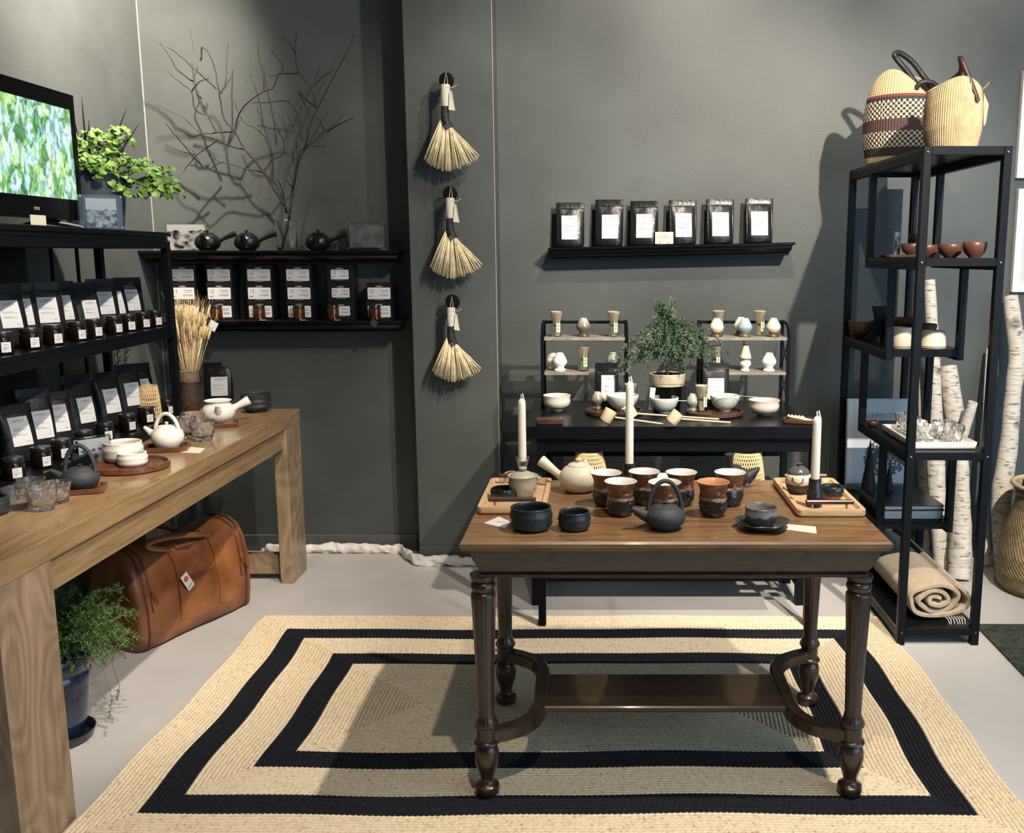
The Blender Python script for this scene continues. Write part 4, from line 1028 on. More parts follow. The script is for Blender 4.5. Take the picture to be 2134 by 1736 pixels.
wh['slip'] = G().grid(lambda u, v: (.0262*math.cos(-PI/2+.7*(u-.5)+.35), .0262*math.sin(-PI/2+.7*(u-.5)+.35), .02+.055*v), 6, 2).mesh('paper_slip', 180); wh['slip'].materials.append(GRN)
g = G()
for k in range(3):
    z = .03+.014*k
    for (u0, u1, v0, v1) in ((.3, .7, .0065, .0078), (.3, .7, .0035, .0045), (.46, .54, 0, .009), (.34, .66, .0, .001)):
        f = lambda u, zz: (.0266*math.cos(-PI/2+.7*(u-.5)+.35), .0266*math.sin(-PI/2+.7*(u-.5)+.35), zz)
        g.add([f(u0, z+v0), f(u1, z+v0), f(u1, z+v1), f(u0, z+v1)], [(0, 1, 2, 3)])
wh['ink'] = g.mesh('slip_print', None); wh['ink'].materials.append(M['inkb'])
def whisk(label, loc, rz=0, case=True, flip=False, zoff=0):
    t = thing('tea_whisk', label, 'tea whisk', loc, rz, 'bamboo tea whisks')
    if case: part('clear_case', wh['case'], None, t); s = part('paper_slip', wh['slip'], None, t); part('slip_print', wh['ink'], None, s)
    for k in ('handle', 'band', 'tines'): part({'band': 'thread_band'}.get(k, k), wh[k], None, t)
    if flip:
        for c in kids(t): c.matrix_local = Matrix.Translation((0, 0, .112)) @ Matrix.Rotation(PI, 4, 'X')
    return t
hp = [(.024, 0), (.0265, .003), (.025, .008), (.018, .014), (.019, .019), (.029, .031), (.0325, .040), (.031, .048), (.024, .063), (.016, .076), (.0145, .081), (.011, .0815), (.010, .07), (.009, .03), (.001, .029)]
hold_me = {}
def holder(label, loc, m, s=1.0):
    if m.name not in hold_me:
        me = G().lathe(hp, 32).mesh('whisk_stand', 50); me.materials.append(m); hold_me[m.name] = me
    o = solo('whisk_stand', hold_me[m.name], None, label, 'whisk stand', loc, 0, 'ceramic whisk stands'); o.scale = (s, s, s); return o
HW = mat('white_stand_glaze', (.74, .72, .66), .3, coat=.3)
HC = ramp_z('cream_brown_glaze', [(0, (.06, .03, .015)), (.018, (.10, .05, .025)), (.026, (.62, .54, .42)), (.082, (.66, .58, .46))], .3, 30, .004)
HB = ramp_z('blue_brown_glaze', [(0, (.09, .06, .04)), (.016, (.12, .09, .06)), (.024, (.20, .30, .34)), (.06, (.30, .42, .47)), (.082, (.50, .54, .52))], .25, 30, .004)
HG = ramp_z('iron_drip_glaze', [(0, (.05, .04, .03)), (.045, (.12, .10, .07)), (.06, (.24, .22, .17)), (.082, (.45, .42, .34))], .22, 40, .012)
HGR = ramp_z('green_drip_glaze', [(0, (.10, .10, .07)), (.05, (.20, .24, .18)), (.082, (.42, .44, .34))], .28, 40, .012)
def rk(px, z, y=4.235): return (wx(px, y, z), y, z)
whisk('boxed bamboo whisk at the left end of the left rack top shelf', rk(1160, RZ[1]))
holder('iron brown whisk stand between two whisks on the left rack top shelf', rk(1216, RZ[1]), HG)
whisk('boxed bamboo whisk at the right of the left rack top shelf', rk(1279, RZ[1]))
holder('white whisk stand in front on the left rack lower shelf', rk(1167, RZ[0], 4.225), HW)
holder('white whisk stand half hidden behind another on the left rack', rk(1153, RZ[0], 4.295), HW)
whisk('boxed bamboo whisk on the left rack lower shelf', rk(1216, RZ[0]))
holder('green grey whisk stand behind a pouch on the left rack lower shelf', rk(1277, RZ[0], 4.27), HGR)
whisk('boxed bamboo whisk behind the cream stand on the right rack top shelf', rk(1497, RZ[1], 4.295))
holder('cream and brown whisk stand at the left of the right rack top shelf', rk(1493, RZ[1], 4.22), HC)
holder('cream whisk stand hidden behind the blue one on the right rack', rk(1543, RZ[1], 4.295), HC)
holder('blue grey whisk stand on the right rack top shelf', rk(1552, RZ[1], 4.22), HB)
whisk('boxed bamboo whisk near the right end of the right rack top shelf', rk(1583, RZ[1], 4.28))
holder('cream and dark brown whisk stand at the right end of the top shelf', rk(1611, RZ[1], 4.225), HC)
whisk('boxed bamboo whisk at the left of the right rack lower shelf', rk(1491, RZ[0], 4.25))
holder('white whisk stand carrying an upside down bare whisk', rk(1553, RZ[0], 4.23), HW, .78)
p = rk(1553, RZ[0]+.052, 4.23)
whisk('bare bamboo whisk upside down on a white stand of the right rack', p, 0, False, True)
holder('white whisk stand at the right of the right rack lower shelf', rk(1602, RZ[0], 4.22), HW)
t = thing('empty_case', 'clear plastic whisk case behind the right white stand', 'case', rk(1603, RZ[0], 4.30)); part('clear_case', wh['case'], None, t); part('dark_lining', G().lathe([(.018, .004), (.02, .06), (.019, .062)], 20), M['walnut'], t)
# ------------------------------------------------------------------ desk wares
def dk_at(px, py, r=0): return stand(px, py, DK, r)
p = (wx(1264, 4.13, .93), 4.13, DK)
pouch('black tea pouch in front of the left rack', p, R(-2), .10, .20, .05, (.056, .038, .148, .006), 'foil')
p = (wx(1491, 4.13, .93), 4.13, DK)
pouch('black tea pouch in front of the right rack', p, R(2), .118, .20, .05, (.070, .045, .135, .0), 'matte')
BO = {'a': ramp_z('ivory_bowl_glaze', [(0, (.38, .33, .26)), (.02, (.58, .53, .44)), (.07, (.64, .60, .52))], .35, 60, .012, bump=.15, bs=60),
      'b': ramp_z('celadon_bowl_glaze', [(0, (.24, .22, .18)), (.012, (.40, .42, .37)), (.07, (.52, .55, .49))], .28, 60, .008, bump=.1, bs=80),
      'c': ramp_z('blush_bowl_glaze', [(0, (.05, .035, .03)), (.010, (.45, .36, .29)), (.05, (.60, .50, .43)), (.07, (.55, .43, .37))], .35, 60, .012, bump=.15, bs=60)}
def matcha(label, px, py, w, m, kind=0, z=DK):
    s = w/2*mpp(4.0, z)
    pr = [(s*.42, 0), (s*.45, .004), (s*.43, .008), (s*.62, .013), (s*.84, .03), (s*.95, .048), (s, .060), (s*1.0, .066)] if kind == 0 else [(s*.42, 0), (s*.45, .004), (s*.44, .008), (s*.66, .012), (s*.92, .026), (s*.97, .042), (s*.93, .055), (s*1.0, .066)]
    return solo('matcha_bowl', bowl_g(pr, .004, 44), m, label, 'bowl', stand(px, py, z, s*.42), 0, 'tea bowls on the desk', 60)
matcha('ivory tea bowl at the left end of the desk', 1161, 857, 59, BO['a'], 1)
t1 = dk_at(1279, 870, .10); round_tray('left round walnut tray on the desk', t1, .121, M['walnut'], .018)
holder('metallic brown whisk stand on the left round tray', stand(1245, 853, DK+.0077, .02), HG, .9)
matcha('pale celadon tea bowl on the left round tray', 1297, 857, 68, BO['b'], 0, DK+.0077)
whisk('boxed bamboo whisk right behind the tall middle candle', (wx(1314, 4.13, DK), 4.13, DK))
matcha('pale celadon tea bowl in the middle of the desk', 1384, 862, 60, BO['b'], 0)
t2_ = dk_at(1488, 872, .10); round_tray('right round walnut tray on the desk', t2_, .121, M['walnut'], .018)
whisk('boxed bamboo whisk standing on the right round tray', stand(1462, 858, DK+.0077, .022), .2)
holder('clear grey whisk stand at the back of the right round tray', (wx(1444, t2_[1]+.04, DK), t2_[1]+.055, DK+.0077), HGR, .9)
matcha('pale celadon tea bowl on the right round tray', 1510, 858, 62, BO['b'], 0, DK+.0077)
x, y, z = stand(1510, 850, DK, .06)
solo('bamboo_scoop', G().tube([(-.06, -.005, .0), (.03, .002, .001), (.10, .006, -.004)], [.003, .0018, .0016], 6, sq=.5), BAM, 'bamboo scoop lying across the celadon bowl on the right tray', 'scoop', (x+.005, t2_[1]-.02, DK+.077+.0025))
matcha('blush crackle tea bowl at the right end of the desk', 1592, 868, 64, BO['c'], 1)
def metal_bits(t, n, w, d, z, m, ln=.03):
    for k in range(n):
        a = r7.uniform(-.4, .4)+PI/2; x, y = (k/(n-1)-.5)*w, r7.uniform(-d, d)
        part('small_spoon', G().tube([(x-math.cos(a)*ln/2, y-math.sin(a)*ln/2, z), (x, y, z+.003), (x+math.cos(a)*ln/2, y+math.sin(a)*ln/2, z+.002)], [.0035, .0016, .0014], 6), m, t)
p = dk_at(1145, 885, .028)
t = square_tray('wooden_dish', 'small dark wood dish of metal spoons at the left of the desk', p, .108, .07, 0, M['walnut'], .02, .016, 'dish')
metal_bits(t, 7, .055, .004, .014, M['steel'])
p = dk_at(1665, 884, .04)
t = square_tray('wooden_tray', 'dark wood tray of small spoons at the right end of the desk', p, .125, .09, R(-18), M['walnut'], .016, .008)
for k in range(5):
    part('small_spoon', G().tube([(-.045+.014*k, .02-.004*k, .022), (-.03+.014*k, .01-.004*k, .018), (.03+.012*k, -.02-.003*k, .014)], [.0065, .002, .0015], 8), BAM, t)
# ladles
def ladle(label, hx, hy, ex, ey, rot):
    a = Vector((*on_z(hx, hy+10, DK+.018), DK)); b_ = Vector((*on_z(ex, ey, DK), DK))
    t = thing('wooden_ladle', label, 'ladle', a, 0, 'bamboo ladles on the desk')
    Mx = Matrix.Translation((0, 0, .0375)) @ Matrix.Rotation(R(rot), 4, 'Y')
    part('cup', G().lathe([(.0235, -.024), (.025, -.022), (.025, .024), (.0225, .024), (.0215, -.02), (.001, -.02)], 28, M=Mx), mat('pale_ladle_wood', (.70, .54, .34), .6) if 'pale_ladle_wood' not in bpy.data.materials else bpy.data.materials['pale_ladle_wood'], t, 40)
    v = b_-a; s = .028/v.length
    part('handle', G().tube([(v.x*s, v.y*s, .03), (v.x, v.y, .003)], .0032, 8), bpy.data.materials['pale_ladle_wood'], t)
ladle('pale bamboo ladle nearest the desk edge on the left', 1267, 866, 1382, 885, 30)
ladle('pale bamboo ladle behind the tall candle', 1312, 858, 1498, 875, -28)
ladle('pale bamboo ladle in front of the middle bowl', 1406, 870, 1522, 882, 40)
# acrylic stand in front of the plant
x, y, z = dk_at(1385, 852, .0)
t = thing('acrylic_stand', 'clear acrylic sign stand in front of the conifer pot', 'stand', (x, 4.035, DK))
part('panel', G().box(-.088, .088, -.002, .002, .001, .118, .0008), M['acr'], t, 20)
part('wire_frame', G().tube([(-.088, 0, .002), (-.088, 0, .12), (.088, 0, .12), (.088, 0, .002)], .0014, 5).tube([(.03, -.003, .05), (.088, -.003, .05)], .001, 5), M['steel'], t)
part('paper_strip', G().add([(-.075, -.0032, .01), (-.055, -.0032, .01), (-.045, -.0032, .105), (-.068, -.0032, .108)], [(0, 1, 2, 3)]), M['paper'], t, None)
# conifer
px_, py_ = wx(1390, 4.13, .95), 4.13
t = thing('conifer_plant', 'drooping dark green conifer plant in a birch wrapped pot on the desk', 'plant', (px_, py_, DK))
part('pot', bowl_g([(.055, 0), (.06, .004), (.066, .10), (.072, .15)], .005, 32), M['gloss'], t)
part('bark_band', G().lathe([(.0735, .104), (.0745, .106), (.079, .155), (.0775, .157)], 32, cap0=False, cap1=False), mat('birch_band', (.48, .40, .28), .7, var=.3, vs=20, bump=.4, bs=40), t)
part('soil', G().lathe([(.066, .13), (.001, .142)], 20), bpy.data.materials['potting_soil'], t)
CG = mat('conifer_green', (.065, .115, .06), .6, var=.5, vs=25); CG2 = mat('conifer_light_green', (.125, .175, .10), .6, var=.4, vs=25)
def needles(g, pts, n, ln, rr, up=.3):
    for k in range(n):
        u = rr.uniform(.05, 1)*(len(pts)-1); i = min(len(pts)-2, int(u)); p = pts[i].lerp(pts[i+1], u-i)
        d = (pts[i+1]-pts[i]).normalized(); v = Vector((rr.gauss(0, 1), rr.gauss(0, 1), rr.gauss(0, 1)+up)); v = (v-d*v.dot(d)*.5).normalized()+d*.6
        v.normalize(); w = v.cross(Vector((rr.gauss(0, 1), rr.gauss(0, 1), rr.gauss(0, 1)))).normalized()*ln*.11
        L_ = ln*rr.uniform(.7, 1.2)
        g.add([p-w, p+w, p+v*L_*.6+w, p+v*L_, p+v*L_*.6-w], [(0, 1, 2, 3, 4)])
r9 = random.Random(9); g1 = G(); g2 = G(); gs = G()
gs.tube([(0, 0, .14), (.01, 0, .3), (.02, -.01, .42)], [.006, .005, .002], 6)
for k in range(64):
    a = r9.uniform(0, 2*PI); z0 = r9.uniform(.26, .37) if k > 9 else .36
    L_ = r9.uniform(.10, .26)
    if k < 10: L_ = .075
    ca, sa = math.cos(a), math.sin(a)*.55
    pts = []
    for i in range(9):
        u = i/8; rise = .05*math.sin(min(1, u*1.3)*PI*.5); droop = .135*u**2.0*(L_/.2)
        if k < 10: rise = .085+.006*k; droop = .02*u*u
        pts.append(Vector((.015+ca*L_*u, sa*L_*u, z0+rise*(u if k < 10 else 1)-droop)))
    gs.tube(pts, [.0018-.0012*i/8 for i in range(9)], 4)
    gg = g1 if k % 3 else g2
    needles(gg, pts, 110, .015, r9)
    for j in range(5):
        i = r9.randrange(2, 8); p = pts[i]; v = Vector((r9.gauss(0, .5)+ca*.6, r9.gauss(0, .5)+sa*.6, -.75)).normalized()
        sp_ = [p+v*.01*q+Vector((0, 0, -.0012*q*q)) for q in range(6)]
        needles(gg, sp_, 34, .012, r9)
part('stems', gs, mat('conifer_stem', (.06, .04, .025), .8), t); part('foliage', g1, CG, t, None, kind='stuff'); part('light_foliage', g2, CG2, t, None, kind='stuff')
# wall outlet seen below the desk
x, z = on_y(1188, 944, BW)
t = thing('wall_outlet', 'grey double power outlet on the wall under the desk', 'outlet', (x, BW, z))
part('plate', G().box(-.036, .036, -.006, 0, -.058, .058, .002), mat('grey_plate', (.2, .2, .2), .4), t, 20)
for q in (-.022, .022):
    s_ = part('socket', G().lathe([(.016, 0), (.016, .002), (.001, .002)], 20, M=Matrix.Translation((0, -.006, q)) @ Matrix.Rotation(PI/2, 4, 'X')), bpy.data.materials['grey_plate'], t)
    part('slots', G().box(-.007, -.005, -.0085, -.008, q, q+.008).box(.005, .007, -.0085, -.008, q, q+.008).lathe([(.0025, 0), (.0024, .0006)], 10, M=Matrix.Translation((0, -.008, q-.007)) @ Matrix.Rotation(PI/2, 4, 'X')), M['inkb'], s_, None)
# ------------------------------------------------------------------ wares on the oak table
def ot(px, py, r=0, z=OT): return stand(px, py, z, r)
def rrect(x, y, k, z, n=4):
    o = []
    for (sx, sy, a0) in ((1, -1, -90), (1, 1, 0), (-1, 1, 90), (-1, -1, 180)):
        for i in range(n+1):
            a = R(a0+90*i/n); o.append((sx*(x-k)+k*math.cos(a), sy*(y-k)+k*math.sin(a), z))
    return o
def handled_tray(label, x0, x1, y0, y1):
    t = thing('wooden_tray', label, 'tray', ((x0+x1)/2, (y0+y1)/2, OT)); w, d = (x1-x0)/2, (y1-y0)/2
    part('tray_body', G().loft([rrect(w-.006, d-.006, .012, 0), rrect(w, d, .016, .006), rrect(w, d, .016, .021), rrect(w-.001, d-.001, .016, .023), rrect(w-.013, d-.013, .012, .023), rrect(w-.018, d-.018, .010, .012), rrect(.01, .01, .004, .012)]), M['pale'], t, 30)
    for s in (-1, 1):
        b = part('handle_bar', G().box(-w*.70, w*.70, s*(d-.035)-.008, s*(d-.035)+.008, .031, .043, .003), M['walnut'], t, 20)
        for q in (-1, 1):
            part('handle_stub', G().lathe([(.004, .0125), (.004, .0305)], 10, (q*w*.5, s*(d-.035), 0)), M['pale'], b)
    return t
handled_tray('left pale wood tray with dark bar handles on the oak table', -.353, -.155, 2.665, 3.035)
handled_tray('right pale wood tray with dark bar handles on the oak table', .560, .757, 2.635, 3.035)
TZ = OT+.0125
WAX = mat('ivory_wax', (.80, .74, .62), .45)
GLZ = mat('dark_mottled_glaze', (.022, .020, .018), .2, var=.7, vs=50)
def candle(label, px, y, ztop, zbot, zb, hm, r=.0125, hlabel='', kind=0):
    x = wx(px, y, (ztop+zbot)/2)
    t = thing('candle_holder', hlabel, 'candle holder', (x, y, zb)); h = zbot-zb
    if kind == 0:
        part('holder_body', bowl_g([(.026, 0), (.027, .004), (.018, .008), (.012, .016), (.011, h*.55), (.016, h*.8), (.0225, h+.012)], .003, 28), hm, t)
    elif kind == 1:
        part('holder_body', bowl_g([(.021, 0), (.022, .003), (.021, h*.5), (.0185, h*.55), (.018, h+.014)], .0035, 28), hm, t)
    else:
        part('holder_body', bowl_g([(.021, 0), (.0225, .003), (.0225, h*.62), (.019, h*.68), (.0175, h+.012)], .0035, 28), hm, t)
        part('glaze_band', G().lathe([(.0228, h*.58), (.0235, h*.6), (.0228, h*.64)], 28, cap0=False, cap1=False), hm, t)
    c = thing('taper_candle', label, 'candle', (x, y, zbot)); L_ = ztop-zbot
    part('wax', G().lathe([(r*1.05, 0), (r*1.05, .004), (r, L_*.9), (r*.94, L_*.955), (r*.6, L_*.985), (r*.3, L_)], 24), WAX, c, 60)
    part('wick', G().tube([(0, 0, L_-.002), (-.002, 0, L_+.012), (.003, -.002, L_+.016), (.006, -.003, L_+.002), (.009, -.004, L_-.01)], .0022, 6), WAX, c)
candle('white taper candle on the left of the oak table', 1088, 3.05, 1.043, .838, OT, M['glass'], .0125, 'clear glass candle holder behind the left lidded pot', 0)
candle('tall ivory taper candle in the middle of the oak table', 1312, 3.055, 1.098, .815, OT, GLZ, .0128, 'dark candle holder behind the brown cups', 1)
candle('white taper candle on the right wooden tray', 1701, 2.715, 1.042, .846, TZ, GLZ, .0122, 'dark mottled candle holder on the right wooden tray', 2)
# left tray wares
GB = mat('black_gloss_glaze', (.012, .013, .014), .12, var=.8, vs=60)
p = ot(1050, 1044, .03, TZ)
solo('small_bowl', bowl_g([(.026, 0), (.033, .003), (.041, .010), (.042, .02), (.040, .029)], .004, 36), GB, 'small glossy black bowl on the left wooden tray', 'bowl', (p[0], p[1]+.01, TZ), smooth=60)
CEL = mat('grey_green_celadon', (.36, .33, .25), .4, var=.1, vs=60, bump=.1, bs=120)
p = ot(1089, 1042, .03, TZ)
t = thing('lidded_pot', 'grey green lidded pot on the left wooden tray', 'pot', (p[0], p[1]+.02, TZ))
part('body', bowl_g([(.026, 0), (.03, .004), (.041, .02), (.044, .04), (.043, .056), (.047, .064)], .004, 40), CEL, t, 60)
ld = part('lid', G().lathe([(.041, .056), (.042, .060), (.034, .068), (.018, .076), (.001, .078)], 32), CEL, t, 60)
part('lid_knob', G().lathe([(.007, .075), (.006, .080), (.013, .085), (.012, .089), (.001, .09)], 18), CEL, ld, 60)
part('ear', G().lathe([(.008, -.005), (.010, 0), (.008, .005)], 14, (.047, 0, .055)), CEL, t, 60)
t = thing('bamboo_coil', 'pale coiled bamboo strip behind the grey green lidded pot', 'ornament', (wx(1066, 3.06, OT), 3.062, OT))
g = G()
for k in range(11):
    a0 = R(20+k*14); g.tube([(.018*math.cos(a0), 0, .018*math.sin(a0)+.004), (.034*math.cos(a0), .0, .034*math.sin(a0)+.004)], .0022, 5)
part('strips', g, BAM, t, kind='stuff'); part('rim_strip', G().tube(arc((0, 0, .004), .034, .034, 15, 165, 14), .0022, 6), BAM, t)
card('swing_tag', 'white paper tag lying at the front left of the oak table', [(1008, 1091), (1040, 1077), (1064, 1088), (1052, 1101)], OT)
tg_ = bpy.data.objects['swing_tag']
part('tag_print', text('LEMIA', .013, Matrix.Translation((.006, .002, .0012)) @ Matrix.Rotation(R(-14), 4, 'Z')), M['ink'], tg_, None)
BW_ = mat('blue_black_stoneware', (.018, .022, .024), .36, var=.15, vs=40, bump=.12, bs=120)
wave_bowl('larger black wavy bowl at the front of the oak table', ot(1107, 1112, .045), .0605, .062, BW_)
wave_bowl('smaller black wavy bowl at the front of the oak table', ot(1197, 1110, .034), .046, .050, BW_)
KY = mat('cream_stoneware', (.62, .55, .42), .5, var=.06, vs=60, bump=.1, bs=140)
p = ot(1206, 1029, .035)
kyusu('side_handled_teapot', 'cream side-handled teapot at the back of the oak table', p, PI-.25, .063, .085, KY, .088, .0165, .62, True, hz=.5)
# carved cups
CUP = ramp_z('carved_brown_glaze', [(0, (.012, .012, .014)), (.046, (.020, .018, .018)), (.053, (.22, .15, .10)), (.060, (.10, .036, .016)), (.085, (.20, .075, .03)), (.1, (.26, .13, .07))], .22, 30, .008, bump=.5, bs=55, coat=.3)
INN = mat('cup_white_inside', (.74, .68, .64), .3); INO = mat('cup_orange_inside', (.50, .24, .11), .35)
cup_me = []
from mathutils import noise as _nz
for q in range(3):
    rr_ = random.Random(30+q); ph = [rr_.uniform(0, 6) for _ in range(6)]
    def md(a, z, ph=ph):
        if .010 < z < .080:
            k = min(1, (z-.010)/.010, (.080-z)/.012)
            v = Vector((math.cos(a)*.038*62+ph[0], math.sin(a)*.038*62, z*95+ph[1]))
            return 1+k*.085*(_nz.noise(v)+.5*abs(_nz.noise(v*2.1)))
        return 1+.008*math.sin(3*a+ph[3])
    pr = [(.027, 0), (.031, .002), (.035, .010), (.0385, .020), (.0395, .030), (.0395, .040), (.0388, .050), (.0372, .060), (.0365, .070), (.038, .080), (.0415, .090), (.0465, .0985), (.0468, .1)]
    pr = [(pr[k][0]*(1-q/4)+pr[k+1][0]*q/4, pr[k][1]*(1-q/4)+pr[k+1][1]*q/4) for k in range(len(pr)-1) for q in range(4)]+[pr[-1]]
    a = G().lathe(pr, 96, mod=md, cap1=False).mesh('cup_body', 60); a.materials.append(CUP)
    b = G().lathe([(.0468, .1), (.0455, .1008), (.0435, .0985), (.0375, .088), (.033, .075), (.033, .03), (.025, .012), (.001, .011)], 56, cap0=False, mod=lambda a, z, ph=ph: 1+.008*math.sin(3*a+ph[3])).mesh('cup_inside', 60); b.materials.append(INO if q == 2 else INN)
    cup_me.append((a, b))
CL = ['carved brown cup beside the cream teapot, at the back', 'carved brown cup standing furthest left in front', 'carved brown cup behind the black teapot, left of the middle', 'carved brown cup directly behind the black teapot hoop', 'carved brown cup to the right behind the black teapot', 'carved cup with an orange inside, right of the black teapot', 'carved brown cup in front of the black side-handled teapot']
for i, (px, py) in enumerate(((1263, 1058), (1293, 1079), (1342, 1055), (1384, 1081), (1419, 1057), (1485, 1080), (1520, 1057))):
    t = thing('carved_cup', CL[i], 'cup', ot(px, py, .03), i*.9, 'carved cups on the oak table')
    k = 2 if i == 5 else i % 2
    part('cup_body', cup_me[k][0], None, t); part('cup_inside', cup_me[k][1], None, t)
pot_top('black cast iron teapot with hoop handle at the front of the oak table', ot(1385, 1109, .038), R(8), .0575, .062, IRON, 1.15, hr=.0062, sl=1.05)
t = thing('twin_dish', 'cream two-lobed ceramic dish at the back of the oak table', 'dish', (wx(1391, 3.055, OT), 3.055, OT))
part('body', G().lathe([(.018, 0), (.026, .012), (.027, .03), (.02, .042), (.001, .046)], 24, (-.05, 0, 0)).tube([(-.04, 0, .018), (.04, 0, .018)], .016, 12).lathe([(.018, 0), (.026, .012), (.027, .028), (.02, .039), (.001, .043)], 24, (.05, 0, 0)), INN, t, 60)
p = (wx(1527, 2.995, OT), 3.0, OT)
t = thing('side_handled_teapot', 'black side-handled teapot hidden behind a carved cup', 'teapot', p, 0)
DKC = mat('matte_black_clay', (.020, .021, .022), .55, bump=.1, bs=150)
part('body', G().lathe([(.03, 0), (.035, .004), (.050, .02), (.054, .036), (.046, .055), (.03, .064)], 36), DKC, t, 60)
part('spout', G().tube([(.040, -.005, .032), (.060, -.008, .045), (.082, -.01, .066)], [.026, .017, .005], 14), DKC, t, 60)
part('handle', G().tube([(-.012, -.02, .05), (-.016, -.03, .085), (-.018, -.034, .115)], [.012, .0115, .014], 14), DKC, t, 60)
part('lid', G().lathe([(.03, .063), (.024, .07), (.001, .074)], 24), DKC, t, 60)
# cup and saucer
p = ot(1588, 1112, .05)
LEAFM = mat('dark_leaf_glaze', (.045, .042, .04), .28, var=.5, vs=40)
solo('leaf_saucer', bowl_g([(.030, 0), (.04, .002), (.060, .010), (.0735, .022)], .003, 56, mod=lambda a, z: 1+.05*math.sin(5*a+.5)*(z/.022)+.02*math.sin(9*a)*(z/.022)), LEAFM, 'dark wavy edged saucer under the grey glazed cup', 'saucer', p, smooth=60)
GC = ramp_z('grey_drip_cup', [(0, (.040, .032, .028)), (.034, (.055, .045, .04)), (.039, (.28, .28, .27)), (.05, (.20, .20, .19)), (.056, (.10, .08, .065))], .35, 45, .012)
solo('tea_cup', bowl_g([(.024, 0), (.033, .004), (.041, .018), (.044, .034), (.043, .05), (.044, .056)], .004, 40), GC, 'grey drip glazed cup on a dark saucer', 'cup', (p[0]-.003, p[1]+.004, OT+.0032), smooth=60)
card('price_card', 'cream price card lying right of the dark saucer', [(1629, 1103), (1641, 1093), (1700, 1098), (1702, 1113)], OT, M['cream'])
# right tray wares
JG = ramp_z('banded_jar_glaze', [(0, (.018, .015, .013)), (.030, (.022, .018, .015)), (.034, (.52, .44, .32)), (.058, (.58, .50, .38)), (.064, (.10, .09, .07))], .3, 40, .004)
p = ot(1665, 1034, .03, TZ)
t = thing('lidded_jar', 'round jar with dark lid and cream band on the right tray', 'jar', (p[0], p[1]+.012, TZ))
part('body', G().lathe([(.025, 0), (.029, .004), (.038, .02), (.041, .036), (.039, .052), (.033, .062), (.028, .064)], 40), JG, t, 60)
ld = part('lid', G().lathe([(.033, .062), (.034, .065), (.028, .074), (.014, .084), (.001, .086)], 32), mat('grey_lid_glaze', (.075, .075, .07), .25, var=.4, vs=30), t, 60)
part('lid_knob', G().lathe([(.007, .083), (.006, .088), (.01, .093), (.001, .094)], 16), bpy.data.materials['grey_lid_glaze'], ld, 60)
g = G().tube([(-.026, -.0315, .056), (-.022, -.036, .042), (-.008, -.0405, .036), (.004, -.041, .042), (.006, -.0385, .055)], .002, 5)
part('painted_line', g, mat('brown_line', (.10, .06, .03), .4), t)
BCG = ramp_z('black_copper_glaze', [(0, (.20, .08, .045)), (.014, (.22, .09, .05)), (.019, (.015, .015, .016)), (.05, (.022, .024, .026))], .2, 50, .006)
p = ot(1735, 1048, .022, TZ)
solo('small_bowl', bowl_g([(.018, 0), (.023, .003), (.032, .015), (.0345, .03), (.034, .044)], .0035, 36), BCG, 'small black and copper bowl on the right wooden tray', 'bowl', (min(p[0], .70), p[1]+.01, TZ), smooth=60)
# rattan lanterns under the desk
lantern('left woven rattan lantern under the black desk', (wx(1228, 3.76, .6), 3.76, BZ), .088, .050, .222, 46)
lantern('right woven rattan lantern under the black desk', (wx(1552, 3.76, .6), 3.76, BZ), .084, .062, .222, 46)
def smooth(pts, m_=5):
    P = [Vector(p) for p in pts]; o = []
    for k in range(len(P)-1):
        p0, p1, p2, p3 = P[max(0, k-1)], P[k], P[k+1], P[min(len(P)-1, k+2)]
        for q in range(m_):
            u = q/m_; o.append(.5*((2*p1)+(p2-p0)*u+(2*p0-5*p1+4*p2-p3)*u*u+(3*p1-p0-3*p2+p3)*u**3))
    return o+[P[-1]]
# ------------------------------------------------------------------ baskets on the tower shelf
def woven_mat(name, stops, base):
    m, nt, b = _mat(name); n = nt.nodes; l = nt.links
    tc = n.new('ShaderNodeTexCoord'); sx = n.new('ShaderNodeSeparateXYZ'); l.new(tc.outputs['Object'], sx.inputs[0])
    def M2(op, a, v):
        k = n.new('ShaderNodeMath'); k.operation = op
        if isinstance(a, float): k.inputs[0].default_value = a
        else: l.new(a, k.inputs[0])
        if v is not None:
            if isinstance(v, float): k.inputs[1].default_value = v
            else: l.new(v, k.inputs[1])
        return k.outputs[0]
    ang = M2('ARCTAN2', sx.outputs['Y'], sx.outputs['X'])
    u = M2('MULTIPLY', ang, 76/(2*PI)); z = M2('MULTIPLY', sx.outputs['Z'], 92.)
    fu = M2('FRACT', u, None); iz = M2('FLOOR', z, None)
    iu = M2('FLOOR', u, None); par = M2('MODULO', M2('ADD', iu, iz), 2.0); par = M2('ABSOLUTE', par, None)
    chk = M2('GREATER_THAN', par, .5)
    cr = n.new('ShaderNodeValToRGB'); cr.color_ramp.interpolation = 'CONSTANT'; el = cr.color_ramp.elements
    ck = n.new('ShaderNodeValToRGB'); ck.color_ramp.interpolation = 'CONSTANT'; el2 = ck.color_ramp.elements
    H_ = .40; zz = M2('DIVIDE', sx.outputs['Z'], H_); l.new(zz, cr.inputs[0]); l.new(zz, ck.inputs[0])
    while len(el) < len(stops): el.new(.99); el2.new(.99)
    for i, (z_, c, c2) in enumerate(stops):
        el[i].position = z_/H_; el2[i].position = z_/H_
    for i, (z_, c, c2) in enumerate(stops):
        el[i].color = (*c, 1); el2[i].color = (*c2, 1)
    mx = n.new('ShaderNodeMix'); mx.data_type = 'RGBA'; l.new(chk, mx.inputs[0]); l.new(cr.outputs[0], mx.inputs[6]); l.new(ck.outputs[0], mx.inputs[7])
    l.new(mx.outputs[2], b.inputs['Base Color']); b.inputs['Roughness'].default_value = .7
    return m
